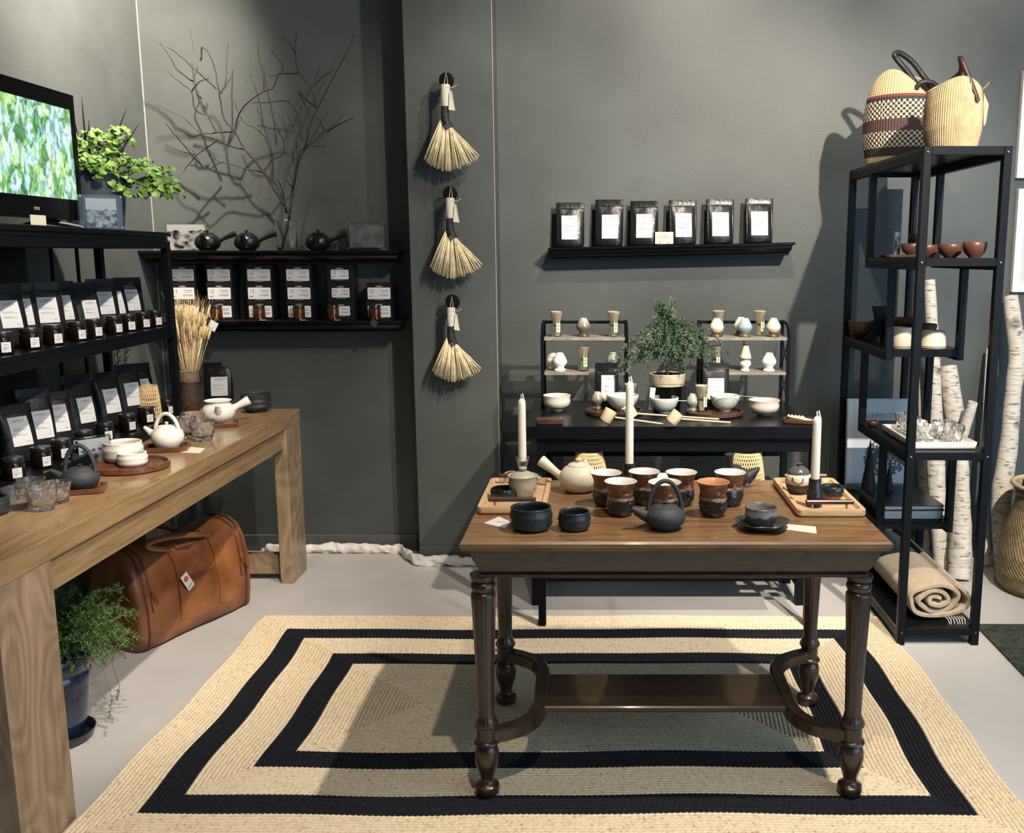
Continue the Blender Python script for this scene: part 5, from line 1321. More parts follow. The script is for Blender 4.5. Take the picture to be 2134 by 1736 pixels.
ST = (.40, .30, .17); DKB = (.022, .014, .014); BUR = (.055, .022, .026); CRM_ = (.46, .40, .29); RED = (.14, .025, .03)
WM1 = woven_mat('patterned_weave', [(0, ST, ST), (.025, DKB, DKB), (.06, DKB, CRM_), (.125, BUR, BUR), (.175, DKB, CRM_), (.25, DKB, DKB), (.262, RED, RED), (.272, ST, ST)], ST)
WM2 = mat('straw_weave', (.40, .30, .17), .7, var=.18, vs=30)
def bolga(name, label, c, r, h, m, dip, rz, sq=1.0):
    t = thing(name, label, 'basket', c, rz)
    N_, Rw = 304, 60
    rings = []
    for k in range(Rw+1):
        v = k/Rw; rg = []
        for i in range(N_):
            a = 2*PI*i/N_
            top = h*(1-dip*(.5+.5*math.cos(2*a)))      # rim high at the sides
            zz = top*v
            rad = r*(.86+.14*min(1, v*3))*(1-.16*max(0, v-.72)/.28*(.3+.7*abs(math.sin(a))))
            b_ = .0036*math.cos(76*a)*(1 if k % 2 else .35)
            rad += b_
            rg.append((rad*math.cos(a), rad*math.sin(a)*sq, zz))
        rings.append(rg)
    for k in range(8, -1, -1):
        v = .60+.4*k/8; rg = []
        for i in range(N_):
            a = 2*PI*i/N_; top = h*(1-dip*(.5+.5*math.cos(2*a))); rad = (r*(1-.16*max(0, v-.72)/.28*(.3+.7*abs(math.sin(a))))-.006)
            rg.append((rad*math.cos(a), rad*math.sin(a)*sq, top*v))
        rings.append(rg)
    part('woven_body', G().loft(rings), m, t, 180)
    return t
LEA = mat('dark_leather_wrap2', (.014, .013, .013), .5, bump=.5, bs=70); LEB = mat('brown_leather_wrap', (.05, .018, .012), .5, bump=.6, bs=60)
TOPZ = 1.88
c = (1.275, 4.24, TOPZ+.0005)
t = bolga('patterned_basket', 'large woven basket with dark checked bands on the tower shelf', c, .150, .375, WM1, .30, R(-40), .85)
def to_local(c, rz, L):
    o = []
    for px, py, y in L:
        x, z = on_y(px, py, y); o.append(Matrix.Rotation(-rz, 3, 'Z') @ (Vector((x, y, z))-Vector(c)))
    return o
part('handle', G().tube(smooth(to_local(c, R(-40), [(1913, 182, 4.15), (1893, 152, 4.18), (1872, 127, 4.2), (1864, 114, 4.2), (1876, 111, 4.21), (1902, 130, 4.22), (1925, 160, 4.22), (1946, 184, 4.22)])), .0115, 10), LEA, t, 60)
part('handle', G().tube(smooth(to_local(c, R(-40), [(1908, 186, 4.12), (1920, 172, 4.11), (1942, 172, 4.11), (1955, 184, 4.12)])), .0105, 10), LEA, t, 60)
c = (wx(1986, 3.74, 2.0), 3.745, TOPZ+.0005)
t = bolga('straw_basket', 'smaller plain straw basket at the front of the tower shelf', c, .104, .262, WM2, .16, R(0), .95)
part('handle', G().tube(smooth(to_local(c, 0, [(2037, 212, 3.66), (2033, 198, 3.66), (2022, 170, 3.67), (2007, 132, 3.68), (2001, 121, 3.70), (2004, 138, 3.73), (2000, 153, 3.76), (1985, 166, 3.80), (1966, 178, 3.83)])), .0095, 10), LEB, t, 60)
part('handle_binding', G().tube([(.087, -.021, .20), (.083, -.027, .225)], .014, 10), mat('orange_leather', (.35, .09, .03), .5), t, 60)
part('loose_straw', G().tube([(.09, -.01, .215), (.115, -.02, .24), (.12, -.02, .25)], .0015, 5), WM2, t)
part('leather_tag', G().add([(.1, -.03, .21), (.125, -.02, .17), (.118, -.02, .10), (.107, -.03, .09)], [(0, 1, 2, 3)]), mat('tan_tag', (.55, .38, .22), .6), t, None)
# ------------------------------------------------------------------ tower shelf wares
RB = mat('red_brown_clay', (.11, .045, .03), .4, var=.2, vs=40)
def tb(label, px, y, z, r, h, m=RB):
    return solo('clay_bowl', bowl_g([(r*.45, 0), (r*.5, .004), (r*.85, h*.35), (r*.98, h*.7), (r, h)], .004, 36), m, label, 'bowl', (wx(px, y, z), y, z), 0, 'clay bowls on the tower shelf', 60)
z2 = TWZ[1]
tb('red brown clay bowl furthest right on the tower shelf', 2030, 3.67, z2, .044, .058)
tb('red brown clay bowl in the middle of the upper tower shelf', 1980, 3.80, z2, .049, .052)
tb('red brown clay bowl behind the tower post', 1931, 3.93, z2, .046, .050)
b_ = tb('red brown clay bowl standing on the dark tray of the tower', 1900, 4.10, z2+.0085, .046, .048)
tb('small clay cup stacked on a bowl on the tower shelf', 1905, 4.10, z2+.062, .026, .034)
p = (wx(1890, 4.13, z2), 4.125, z2)
square_tray('dark_tray', 'dark flat tray on the upper tower shelf', (1.30, 4.125, z2), .20, .12, 0, M['walnut'], .012, .006)
x = wx(1869, 4.14, z2+.05)
t = thing('photo_block', 'narrow acrylic photo block on the upper tower shelf', 'photo frame', (x, 4.15, z2+.006), R(35))
part('block', G().box(-.018, .018, -.006, .006, .001, .105, .001), M['acr'], t, 20); part('print', G().box(-.015, .015, -.0066, -.0062, .004, .10), photo_mat('sepia_print', 5.5, .8), t, None)
z3 = TWZ[2]
BARK = wood('bark_bowl_wood', (.022, .012, .009), (.13, .08, .055), (3, 3, 18), 6, .6)
def bark_bowl(label, px, y, z, r, h, rot=0):
    o = solo('bark_bowl', bowl_g([(r*.5, 0), (r*.6, .004), (r*.9, h*.5), (r, h)], .006, 40, mod=lambda a, zz: 1+.05*math.sin(3*a+rot)+.03*math.sin(7*a)), BARK, label, 'bowl', (wx(px, y, z), y, z), smooth=60); return o
bark_bowl('rough dark bark bowl at the left of the middle tower shelf', 1797, 4.45, z3, .066, .075, 1)
bark_bowl('rough dark bark bowl with a stack behind the tower post', 1888, 4.25, z3, .062, .05, 2)
bark_bowl('second rough bark bowl nested on top behind the tower post', 1888, 4.25, z3+.051, .066, .05, 3)
bark_bowl('low grey bark dish behind the drum candle', 1925, 4.12, z3+.0, .05, .085, 4)
t = thing('angular_stand', 'black angular metal stand on the middle tower shelf', 'stand', (wx(1838, 4.33, z3), 4.33, z3))
part('upper_plate', G().add([(-.05, -.01, .15), (.02, -.01, .15), (.01, -.01, .05), (-.03, -.01, .06), (-.05, .01, .15), (.02, .01, .15), (.01, .01, .05), (-.03, .01, .06)], [(0, 3, 2, 1), (4, 5, 6, 7), (0, 1, 5, 4), (1, 2, 6, 5), (2, 3, 7, 6), (3, 0, 4, 7)]), M['black'], t, 20)
part('foot', G().add([(-.085, -.012, .001), (-.03, -.012, .001), (.01, -.012, .06), (-.03, -.012, .07), (-.085, .012, .001), (-.03, .012, .001), (.01, .012, .06), (-.03, .012, .07)], [(0, 1, 2, 3), (7, 6, 5, 4), (0, 4, 5, 1), (1, 5, 6, 2), (2, 6, 7, 3), (3, 7, 4, 0)]), M['black'], t, 20)
part('back_foot', G().box(-.005, .02, -.012, .012, .001, .07), M['black'], t, 20)
CB = mat('cream_ceramic_box', (.70, .60, .46), .5, var=.05, vs=40)
def drum(label, px, y, r0, r1, h):
    t = thing('ceramic_pot', label, 'pot', (wx(px, y, z3+.03), y, z3))
    part('body', G().lathe([(r0*.96, 0), (r0, .002), (r1, h-.002), (r1*.98, h), (r1*.9, h), (r1*.88, h-.004), (.001, h-.004)], 36), CB, t, 40)
    part('base_line', G().lathe([(r0*1.005, .005), (r0*1.01, .006), (r0*1.005, .008)], 36, cap0=False, cap1=False), M['inkb'], t)
drum('straight cream ceramic pot on the middle tower shelf', 1879, 3.945, .041, .041, .084)
drum('tapered cream ceramic pot on the middle tower shelf', 1945, 3.95, .054, .045, .07)
z4 = TWZ[3]
t = thing('ribbed_tray', 'white ribbed ceramic tray of tumblers on the tower shelf', 'tray', (1.315, 3.79, z4)); w, d = .125, .20
g = G()
def rib(w_, d_, z, amp):
    o = []
    for (sx, sy, ex, ey, n_) in ((-w_, -d_, w_, -d_, 30), (w_, -d_, w_, d_, 44), (w_, d_, -w_, d_, 30), (-w_, d_, -w_, -d_, 44)):
        L_ = math.hypot(ex-sx, ey-sy); nx, ny = (ey-sy)/L_, -(ex-sx)/L_
        for i in range(n_):
            u = i/n_; k = amp*(1 if i % 2 else -1); o.append((sx+(ex-sx)*u+nx*k, sy+(ey-sy)*u+ny*k, z))
    return o
part('tray_body', g.loft([rib(w-.008, d-.008, .0, .0), rib(w-.004, d-.004, .004, .0015), rib(w, d, .026, .0015), rib(w-.001, d-.001, .028, 0), rib(w-.007, d-.007, .028, 0), rib(w-.010, d-.010, .010, 0)]), mat('white_ribbed_ceramic', (.76, .72, .64), .4), t, 60)
TL = ['front left', 'front right', 'second row left', 'second row right', 'third row left', 'back left']
for i, (dx, dy) in enumerate(((-.05, -.13), (.055, -.13), (-.055, -.03), (.05, -.035), (-.05, .065), (-.045, .145))):
    tumbler('rippled glass tumbler, %s one in the white ribbed tray' % TL[i], (1.315+dx, 3.79+dy, z4+.0105), i*.8, 1.12, 'tumblers in the ribbed tray')
t = thing('slate_dish', 'dark rounded slate dish at the left of the tower tumblers', 'dish', (1.185, 4.10, z4))
part('body', bowl_g([(.016, 0), (.02, .003), (.024, .016), (.022, .022)], .004, 24), M['walnut'], t)
z5 = TWZ[4]
def book(label, c, w, d, h, rz, cov, name='book'):
    t = thing(name, label, 'book', c, rz)
    part('pages', G().box(-w/2+.004, w/2-.004, -d/2+.004, d/2-.004, .003, h-.003), M['paper'], t, None)
    part('back_cover', G().box(-w/2, w/2, -d/2, d/2, 0, .003), cov, t, None); part('front_cover', G().box(-w/2, w/2, -d/2, d/2, h-.003, h), cov, t, None)
    part('spine', G().box(-w/2-.002, -w/2, -d/2, d/2, 0, h), cov, t, None)
    return t
CV1 = mat('dark_cover', (.022, .026, .026), .3, var=.7, vs=9)
book('thick dark book lying lowest on the tower shelf', (1.318, 4.09, z5), .255, .37, .04, 0, mat('black_cover', (.012, .013, .015), .4))
book('dark landscape photo book on top of another book', (1.312, 4.085, z5+.0402), .265, .36, .02, R(1), CV1)
bk = thing('standing_book', 'large pale book with a tree picture leaning at the tower shelf back', 'book', (1.318, 4.43, z5), 0)
part('pages', G().box(-.146, .146, .003, .025, .003, .425), M['paper'], bk, None)
part('front_cover', G().box(-.15, .15, 0, .003, 0, .43), mat('pale_blue_cover', (.50, .53, .58), .35), bk, None)
part('back_cover', G().box(-.15, .15, .025, .028, 0, .43), bpy.data.materials['pale_blue_cover'], bk, None)
part('lower_band', G().box(-.15, .15, -.0004, -.0001, .0, .03), mat('grey_band', (.12, .14, .16), .4), bk, None)
part('spine_band', G().box(-.15, -.128, -.0004, -.0001, .031, .43), mat('pale_spine', (.58, .60, .63), .4), bk, None)
part('sky_band', G().box(-.127, .15, -.0004, -.0001, .255, .33), mat('pink_grey_band', (.56, .50, .49), .4), bk, None)
TX = Matrix.Translation((.015, -.0008, 0)) @ UP
part('title', text('ARCHITECTURE', .030, Matrix.Translation((.012, -.0008, .350)) @ UP), M['ink'], bk, None)
part('title_second_line', text('OF TREES', .030, Matrix.Translation((.012, -.0008, .322)) @ UP), mat('pale_ink', (.36, .33, .33), .7), bk, None)
g = G(); rr_ = random.Random(8)
for k in range(520):
    a, q = rr_.uniform(0, 2*PI), rr_.uniform(0, 1)**.6
    x, z = .03+.10*q*math.cos(a), .15+.09*q*math.sin(a); s_ = rr_.uniform(.003, .008)
    g.add([(x-s_, -.0009-.000001*k, z), (x+s_*.3, -.0009-.000001*k, z-s_), (x+s_, -.0009-.000001*k, z+s_*.5), (x-s_*.2, -.0009-.000001*k, z+s_)], [(0, 1, 2, 3)])
g.add([(.025, -.0009, .03), (.036, -.0009, .03), (.033, -.0009, .12), (.028, -.0009, .12)], [(0, 1, 2, 3)])
part('tree_print', g, mat('tree_ink', (.06, .07, .085), .6), bk, None, kind='stuff')
bk.rotation_euler = (R(-4), 0, 0)
CT = mat('dark_cone_wood', (.014, .016, .017), .6)
def cone(label, px, y, h, r):
    t = thing('cone_tree', label, 'ornament', (wx(px, y, z5), y, z5+.0603 if y < 4.26 else z5))
    pr = []
    for k in range(3):
        z0, z1 = h*k/3, h*(k+1)/3
        part('tier', G().lathe([(r*(1-k/3)*1.0, z0), (r*(1-k/3)*.99, z0+.002), (r*(1-(k+1)/3)*.98+.0015, z1)], 28), CT, t, 40)
cone('taller dark cone tree on the tower shelf', 1808, 4.19, .225, .034)
cone('shorter dark cone tree on the tower shelf', 1850, 4.17, .125, .022)
# blanket roll
bl = thing('rolled_blanket', 'beige wool blanket roll with white fringe on the tower bottom shelf', 'blanket', (1.325, 3.97, .0705))
BLM = mat('beige_wool', (.36, .28, .19), .95, var=.12, vs=60, bump=.5, bs=160, sheen=.3)
sp = []
turns, n_ = 3.1, 120
for i in range(n_+1):
    u = i/n_; a = u*turns*2*PI+.35; q = .10+.90*u
    x = .128*q*math.cos(a)*(1+.07*math.sin(3*a+u*9)); z = .080*q*math.sin(a)*(1+.10*math.sin(2*a+1+u*7))
    z = max(z, -.080)
    sp.append((x, z+.088))
g = G(); vs = []; rows = []
ys = [-.37, -.362, -.2, 0, .2, .36]
for yy in ys:
    rg = []
    for i, (x, z) in enumerate(sp):
        a0 = sp[max(0, i-1)]; a1 = sp[min(n_, i+1)]; dx, dz = a1[0]-a0[0], a1[1]-a0[1]; d_ = math.hypot(dx, dz) or 1
        th_ = .0095*(1 if yy > -.365 else .6)
        rg.append((x-dz/d_*th_, yy+.006*math.sin(i*.21), z+dx/d_*th_))
    for i in range(n_, -1, -1):
        x, z = sp[i]; a0 = sp[max(0, i-1)]; a1 = sp[min(n_, i+1)]; dx, dz = a1[0]-a0[0], a1[1]-a0[1]; d_ = math.hypot(dx, dz) or 1
        th_ = .0095*(1 if yy > -.365 else .6)
        rg.append((x+dz/d_*th_, yy+.006*math.sin(i*.21), z-dx/d_*th_))
    rows.append([(x, y, max(z, .001)) for x, y, z in rg])
g.loft(rows, cap=False)
m2 = len(rows[0]); half = n_+1
for i in range(n_): g.f.append((i, i+1, m2-2-i, m2-1-i))
part('wool_roll', g, BLM, bl, 60)
g = G(); rr_ = random.Random(17)
ex, ez = sp[-1]
for k in range(46):
    yy = -.36+.72*k/45; s_ = rr_.uniform(-.01, .01)
    g.tube([(ex+.004, yy, ez+.004), (ex+.016, yy+s_*.4, ez-.02), (ex+.012+s_*.3, yy+s_, ez-.055)], .0016, 4)
for k in range(7):
    x0 = .035+.011*k
    g.tube([(x0, -.368, .022), (x0+.006, -.39, .018), (x0+.012+rr_.uniform(-.006, .006), -.395, -.012), (x0+.02, -.395, -.03)], .0017, 4)
part('fringe', g, mat('white_fringe', (.74, .71, .64), .9), bl, 180, kind='stuff')
# ------------------------------------------------------------------ birch logs, big basket, frames
m, nt, b = _mat('birch_bark'); n = nt.nodes; l = nt.links
tc = n.new('ShaderNodeTexCoord'); mp = n.new('ShaderNodeMapping'); mp.inputs['Scale'].default_value = (14, 14, 75); l.new(tc.outputs['Object'], mp.inputs[0])
nz = n.new('ShaderNodeTexNoise'); nz.inputs['Scale'].default_value = 1.5; nz.inputs['Detail'].default_value = 3; l.new(mp.outputs[0], nz.inputs['Vector'])
cr = n.new('ShaderNodeValToRGB'); l.new(nz.outputs['Fac'], cr.inputs[0]); e = cr.color_ramp.elements; e[0].position = .30; e[0].color = (.07, .055, .045, 1); e[1].position = .42; e[1].color = (.52, .47, .40, 1); k = e.new(.7); k.color = (.64, .60, .53, 1)
n2 = n.new('ShaderNodeTexNoise'); n2.inputs['Scale'].default_value = 9; n2.inputs['Detail'].default_value = 4; l.new(tc.outputs['Object'], n2.inputs['Vector'])
c2 = n.new('ShaderNodeValToRGB'); l.new(n2.outputs['Fac'], c2.inputs[0]); e = c2.color_ramp.elements; e[0].position = .28; e[0].color = (.16, .13, .11, 1); e[1].position = .40; e[1].color = (1, 1, 1, 1)
mx = n.new('ShaderNodeMix'); mx.data_type = 'RGBA'; mx.blend_type = 'MULTIPLY'; mx.inputs[0].default_value = 1; l.new(cr.outputs[0], mx.inputs[6]); l.new(c2.outputs[0], mx.inputs[7]); l.new(mx.outputs[2], b.inputs['Base Color']); b.inputs['Roughness'].default_value = .75
bpn = n.new('ShaderNodeBump'); bpn.inputs['Strength'].default_value = .4; bpn.inputs['Distance'].default_value = .004; l.new(nz.outputs['Fac'], bpn.inputs['Height']); l.new(bpn.outputs[0], b.inputs['Normal'])
BIR = m; CUT = mat('cut_wood', (.42, .28, .17), .8, var=.4, vs=30)
def log(label, pts, ybot, ytop, stub=None):
    pmin, pmax = pts[0][1], pts[-1][1]
    P = []
    for (px, py, w) in pts:
        u = (py-pmin)/(pmax-pmin); y = ytop+(ybot-ytop)*u; x, z = on_y(px, py, y); P.append((x, y, z, w/2*mpp(y, z)))
    bx_, by_, bz_, br_ = P[-1]
    t = thing('birch_log', label, 'log', (bx_, by_, 0))
    pp_ = [Vector((x-bx_, y-by_, z-bz_)) for x, y, z, r in P][::-1]; rr2 = [p[3] for p in P][::-1]
    S, RR = [], []
    for k in range(len(pp_)-1):
        p0, p1, p2, p3 = pp_[max(0, k-1)], pp_[k], pp_[k+1], pp_[min(len(pp_)-1, k+2)]
        for q in range(4):
            u = q/4; S.append(.5*((2*p1)+(p2-p0)*u+(2*p0-5*p1+4*p2-p3)*u*u+(3*p1-p0-3*p2+p3)*u**3)); RR.append((rr2[k]*(1-u)+rr2[k+1]*u)*(1+.03*math.sin(7*k+q*1.9)))
    S.append(pp_[-1]); RR.append(rr2[-1]); S[0].z = .001
    part('trunk', G().tube(S, RR, 20), BIR, t, 60)
    d_ = (S[-1]-S[-2]).normalized()
    part('cut_end', G().tube([S[-1], S[-1]+d_*.002], [RR[-1]*.98, RR[-1]*.9], 20), CUT, t, 40)
    if stub:
        (ax, ay), (cx_, cy_), w = stub; y = P[len(P)//2][1]
        x0, z0 = on_y(ax, ay, y); x1, z1 = on_y(cx_, cy_, y-.03); r_ = w/2*mpp(y, z0)
        part('branch_stub', G().tube([(x0-bx_, y-by_, z0), ((x0+x1)/2-bx_, y-.015-by_, (z0+z1)/2), (x1-bx_, y-.03-by_, z1)], [r_*1.1, r_, r_*.9], 16), BIR, t, 50)
log('tall slim birch log behind the tower shelf', [(1937, 580, 23), (1943, 700, 27), (1950, 850, 27), (1950, 960, 38), (1955, 1060, 36), (1966, 1186, 34)], 4.42, 4.64)
log('thin shaded birch log furthest left behind the tower shelf', [(1921, 690, 14), (1922, 850, 15), (1924, 1000, 16), (1930, 1150, 17)], 4.60, 4.70)
log('thick birch log with a broken top and branch stub', [(1977, 748, 34), (1983, 800, 39), (1996, 880, 38), (2004, 950, 30), (2005, 1010, 32), (2004, 1080, 42), (2002, 1140, 47), (1999, 1192, 44)], 4.30, 4.58, ((2006, 905), (2028, 838), 22))
log('thin dark birch stick between two thick logs', [(2059, 733, 8), (2056, 820, 13), (2052, 950, 13), (2052, 1080, 15), (2055, 1184, 20)], 4.50, 4.70)
log('tall curved birch log furthest right', [(2106, 618, 29), (2112, 672, 33), (2120, 740, 36), (2110, 830, 33), (2103, 920, 36), (2090, 1010, 42), (2086, 1060, 40), (2088, 1130, 36), (2093, 1194, 33)], 4.40, 4.66)
t = thing('floor_basket', 'tall woven floor basket at the right picture edge', 'basket', (2.03, 4.16, 0))
prf = [(.19, 0), (.215, .03), (.222, .09), (.215, .17), (.19, .30), (.165, .38), (.158, .43), (.168, .47), (.18, .485), (.172, .49), (.15, .43), (.15, .3)]
def fine(p, n_):
    o = []
    for k in range(len(p)-1):
        for q in range(n_): u = q/n_; o.append((p[k][0]*(1-u)+p[k+1][0]*u, p[k][1]*(1-u)+p[k+1][1]*u))
    return o+[p[-1]]
cnt = [0]
FP = fine(prf, 8); zi = {round(z, 5): i for i, (r, z) in enumerate(FP)}
part('woven_body', G().lathe(FP, 150, mod=lambda a, z: 1+.02*math.cos(75*a+PI*zi.get(round(z, 5), 0))), mat('seagrass_weave', (.36, .27, .15), .75, var=.3, vs=40), t, 180)
part('rim_roll', G().tube([(.178*math.cos(2*PI*i/40), .178*math.sin(2*PI*i/40), .488) for i in range(40)], .011, 8, closed=True), mat('pale_rim', (.58, .44, .26), .7), t, 60)
part('handle', G().tube(smooth([(-.165, -.05, .47), (-.16, -.06, .53), (-.12, -.09, .55), (-.08, -.13, .53), (-.075, -.15, .48)]), .011, 8), LEA, t, 60)
WF = mat('white_frame', (.78, .79, .81), .5)
def frame(label, px, p0, p1, w):
    x0, z0 = on_y(px, p1, BW-.03); _, z1 = on_y(px, p0, BW-.03)
    t = thing('picture_frame', label, 'picture frame', (x0+w/2, BW, z0)); h = z1-z0
    part('frame_border', G().box(-w/2, w/2, -.03, 0, 0, .035, .002).box(-w/2, w/2, -.03, 0, h-.035, h, .002).box(-w/2, -w/2+.035, -.03, 0, .035, h-.035, .002).box(w/2-.035, w/2, -.03, 0, .035, h-.035, .002), WF, t, 20)
    part('mount', G().box(-w/2+.034, w/2-.034, -.018, -.004, .034, h-.034), M['paper'], t, None)
frame('upper white picture frame at the right picture edge', 2119, 146, 371, .42)
frame('lower white picture frame at the right picture edge', 2109, 393, 609, .42)
# ------------------------------------------------------------------ leather duffel
LTH, nt, b = _mat('tan_leather'); n = nt.nodes; l = nt.links
tc = n.new('ShaderNodeTexCoord'); nz = n.new('ShaderNodeTexNoise'); nz.inputs['Scale'].default_value = 7; nz.inputs['Detail'].default_value = 6; l.new(tc.outputs['Object'], nz.inputs['Vector'])
cr = n.new('ShaderNodeValToRGB'); l.new(nz.outputs['Fac'], cr.inputs[0]); e = cr.color_ramp.elements; e[0].position = .3; e[0].color = (.10, .030, .009, 1); e[1].position = .7; e[1].color = (.30, .115, .038, 1)
l.new(cr.outputs[0], b.inputs['Base Color']); b.inputs['Roughness'].default_value = .34
bpn = n.new('ShaderNodeBump'); bpn.inputs['Strength'].default_value = .8; bpn.inputs['Distance'].default_value = .014; l.new(nz.outputs['Fac'], bpn.inputs['Height']); l.new(bpn.outputs[0], b.inputs['Normal'])
DL = mat('dark_tan_leather', (.10, .032, .012), .4, bump=.2, bs=50)
A_ = on_z(296, 1366, 0); B_ = on_z(531, 1257, 0)
LB_ = math.hypot(B_[0]-A_[0], B_[1]-A_[1]); ra = math.atan2(B_[1]-A_[1], B_[0]-A_[0])
du = thing('duffel_bag', 'tan leather duffel bag on the floor under the display table', 'bag', (A_[0], A_[1], 0), ra)
sec = [(-1.0, .03), (-1.05, .18), (-1.06, .38), (-1.0, .60), (-.88, .80), (-.66, .94), (-.35, 1.0), (0, 1.015), (.35, 1.0), (.66, .94), (.88, .80), (1.0, .60), (1.06, .38), (1.05, .18), (1.0, .03), (.85, 0), (.3, 0), (-.3, 0), (-.85, 0)]
DD, DH = .135, .385
def dring(u, sc, lift=0):
    sag = 1-.05*math.sin(u*PI)+.02*math.sin(u*9)
    return [(u*LB_, DD*1.05+y*DD*sc*(1+.03*math.sin(u*11+z*5)), max(.002, z*DH*(sc*.25+.75)*(sag if z > .5 else 1))) for y, z in sec]
us = [(0, .72), (.004, .86), (.02, .96), (.05, 1.0), (.12, 1.0), (.2, 1.01), (.3, 1.0), (.4, 1.01), (.5, 1.0), (.6, 1.015), (.7, 1.0), (.8, 1.01), (.88, 1.0), (.95, 1.0), (.98, .96), (.996, .86), (1, .72)]
part('bag_body', G().loft([dring(u, s_) for u, s_ in us]), LTH, du, 60)
def on_bag(u, k0, off=.004):
    """points along the section at u, from section index list"""
    r_ = dring(u, 1.0); cy_, cz_ = DD*1.05, DH*.5
    o = []
    for k in k0:
        p = Vector(r_[k]); d_ = Vector((0, p.y-cy_, p.z-cz_)).normalized(); o.append(p+d_*off)
    return o
def strip(pts, w, th=.003):
    g = G(); rings = []
    for p in pts: rings.append([(p.x-w/2, p.y, p.z), (p.x+w/2, p.y, p.z), (p.x+w/2, p.y-th, p.z+th*.5), (p.x-w/2, p.y-th, p.z+th*.5)])
    return g.loft(rings)
for u in (.36, .70):
    part('strap', strip(on_bag(u, range(1, 7), .002), .034), LTH, du, 40)
for u in (.065, .935):
    part('piping', G().tube(on_bag(u, range(0, 15), .002), .004, 6), DL, du, 60)
for u in (.11, .89):
    part('zip_line', G().tube(on_bag(u, range(2, 8), .0), .0035, 6), M['walnut'], du, 60)
    pz = on_bag(u, [3], .004)[0]
    part('zip_pull', G().tube([pz, pz+Vector((.01, -.014, -.02)), pz+Vector((.022, -.016, -.055))], [.003, .004, .005], 6, sq=.4), DL, du, 60)
part('pocket_flap', G().grid(lambda u, v: tuple(on_bag(.40+.26*u, [5], .003)[0].lerp(on_bag(.40+.26*u, [3], .003)[0], v*1.0)), 8, 6), DL, du, 60)
def handle(yo, zo, sw):
    p0 = on_bag(.36, [5 if yo < .02 else 9], .004)[0]; p1 = on_bag(.70, [5 if yo < .02 else 9], .004)[0]
    pts = []
    for i in range(17):
        a = PI*i/16; q = (p0+p1)/2+(p0-p1)/2*math.cos(a)*(1.0+.12*math.sin(a))
        pts.append(q+Vector((-sw*math.sin(a), yo*math.sin(a), zo*math.sin(a))))
    return G().tube(pts, .012, 10)
part('carry_handle', handle(-.01, .06, .19), LTH, du, 60); part('carry_handle', handle(.03, .075, .12), LTH, du, 60)
for u in (.36, .70):
    q = on_bag(u, [5], .010)[0]
    part('buckle', G().tube([q+Vector((-.018, 0, -.012)), q+Vector((.018, 0, -.012)), q+Vector((.018, -.004, .012)), q+Vector((-.018, -.004, .012))], .0025, 6, closed=True), M['brass'], du, 60)
q = on_bag(.355, [3], .012)[0]
tgm = Matrix.Translation(q+Vector((0, -.004, .03))) @ Matrix.Rotation(R(-30), 4, 'Y')
tg = part('paper_tag', G().box(-.018, .018, -.0005, .0005, -.075, 0, M=tgm), M['paper'], du, None)
part('tag_emblem', G().lathe([(.012, 0), (.012, .0003), (.009, .0003), (.009, 0)], 20, M=tgm @ Matrix.Translation((0, -.0006, -.024)) @ Matrix.Rotation(PI/2, 4, 'X')).lathe([(.005, 0), (.005, .0003)], 12, M=tgm @ Matrix.Translation((0, -.0006, -.024)) @ Matrix.Rotation(PI/2, 4, 'X')), mat('orange_ink', (.55, .13, .03), .6), tg, None)
part('tag_print', G().box(-.012, .010, -.0011, -.0006, -.060, -.057, M=tgm).box(-.012, .006, -.0011, -.0006, -.066, -.064, M=tgm), M['ink'], tg, None)
# ------------------------------------------------------------------ fern in a blue pot
fx, fy = -1.695, 2.80
t = thing('potted_fern', 'feathery green fern in a blue glazed pot under the display table', 'plant', (fx, fy, 0))
BLU = mat('blue_glaze', (.010, .020, .048), .2, var=.4, vs=12, coat=.5)
part('saucer', bowl_g([(.085, 0), (.095, .004), (.105, .028)], .005, 36), mat('dark_blue_saucer', (.012, .016, .03), .25), t, 60)
part('pot', bowl_g([(.068, .006), (.074, .012), (.094, .10), (.104, .18), (.106, .20), (.101, .205), (.102, .212), (.112, .225), (.116, .25), (.112, .262)], .008, 40), BLU, t, 60)
part('soil', G().lathe([(.1, .235), (.001, .243)], 24), bpy.data.materials['potting_soil'], t)
FG = mat('fern_green', (.075, .15, .03), .6, var=.5, vs=18); FG2 = mat('fern_yellow_green', (.17, .22, .045), .6, var=.4, vs=18)
g1, g2, gs = G(), G(), G(); rr_ = random.Random(12)
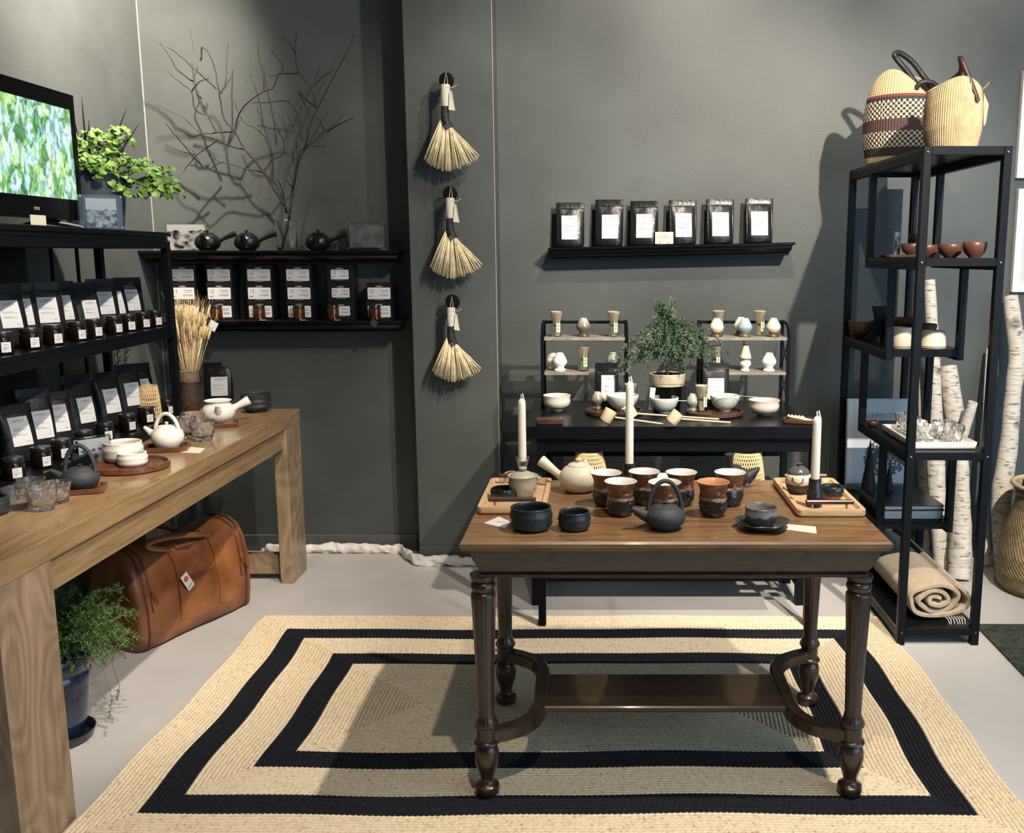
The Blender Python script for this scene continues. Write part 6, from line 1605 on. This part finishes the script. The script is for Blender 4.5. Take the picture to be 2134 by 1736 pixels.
for k in range(120):
    a = rr_.uniform(0, 2*PI); L_ = rr_.uniform(.10, .23); hgt = rr_.uniform(.03, .20)
    if k % 3 == 0: a = rr_.uniform(-.6, 1.4)
    pts = []
    for i in range(8):
        u = i/7
        pts.append(Vector((.03*math.cos(a)+math.cos(a)*L_*u, .03*math.sin(a)+math.sin(a)*L_*u, .245+hgt*math.sin(u*2.1)-.06*u*u)))
    gs.tube(pts, .0009, 4); gg = g2 if hgt < .06 and k % 2 else g1
    needles(gg, pts, 70, .012, rr_, .5)
    for j in range(7):
        i = rr_.randrange(1, 7); v = Vector((rr_.gauss(0, 1), rr_.gauss(0, 1), rr_.gauss(0, .7)+.2)).normalized()
        sp_ = [pts[i]+v*.009*q for q in range(5)]
        needles(gg, sp_, 22, .010, rr_, .2)
for k in range(5):
    a = -.3+.25*k
    pts = [Vector((.1*math.cos(a), .1*math.sin(a), .25)), Vector((.16*math.cos(a), .16*math.sin(a), .22)), Vector((.17*math.cos(a), .17*math.sin(a)+.02, .12)), Vector((.165*math.cos(a), .17*math.sin(a), .06+.01*k))]
    if k in (1, 3): gs.tube(pts, .0008, 4); needles(g1, pts[2:], 12, .014, rr_, 0)
t.scale = (1, 1, 1.1)
part('stems', gs, mat('fern_stem', (.10, .11, .04), .7), t, 180, kind='stuff'); part('foliage', g1, FG, t, None, kind='stuff'); part('young_foliage', g2, FG2, t, None, kind='stuff')
# ------------------------------------------------------------------ crumpled cloth strip along the wall foot
g = G(); rr_ = random.Random(2); rows = []
from mathutils import noise as _n
path = [(-1.72, 4.705)]+[(-1.72+.03*i, 4.705) for i in range(1, 24)]+[(-1.0, 4.685), (-.985, 4.64), (-.96, 4.60), (-.935, 4.56), (-.91, 4.525), (-.87, 4.505)]+[(-.84+.02*i, 4.50) for i in range(0, 17)]
fp = []
for k in range(len(path)-1):
    for q in range(4): u = q/4; fp.append((path[k][0]*(1-u)+path[k+1][0]*u, path[k][1]*(1-u)+path[k+1][1]*u))
for k, (x, y) in enumerate(fp):
    rg = []
    s_ = .024*(1+.35*_n.noise(Vector((x*7, y*7, 0)))); 
    if k < 3 or k > len(fp)-4: s_ *= .5
    for i in range(14):
        a = 2*PI*i/14; q = 1+.55*_n.noise(Vector((x*26, y*26+math.cos(a)*1.3, math.sin(a)*1.3+x*9)))
        rg.append((x+.004*_n.noise(Vector((x*40, a, 0))), y+s_*.9*q*math.cos(a), max(.001, s_*.92+s_*q*math.sin(a))))
    rows.append(rg)
g.loft(rows)
solo('cloth_strip', g, mat('white_cloth', (.70, .66, .60), .9, bump=.4, bs=60), 'crumpled white cloth strip along the foot of the wall', 'cloth', smooth=60)
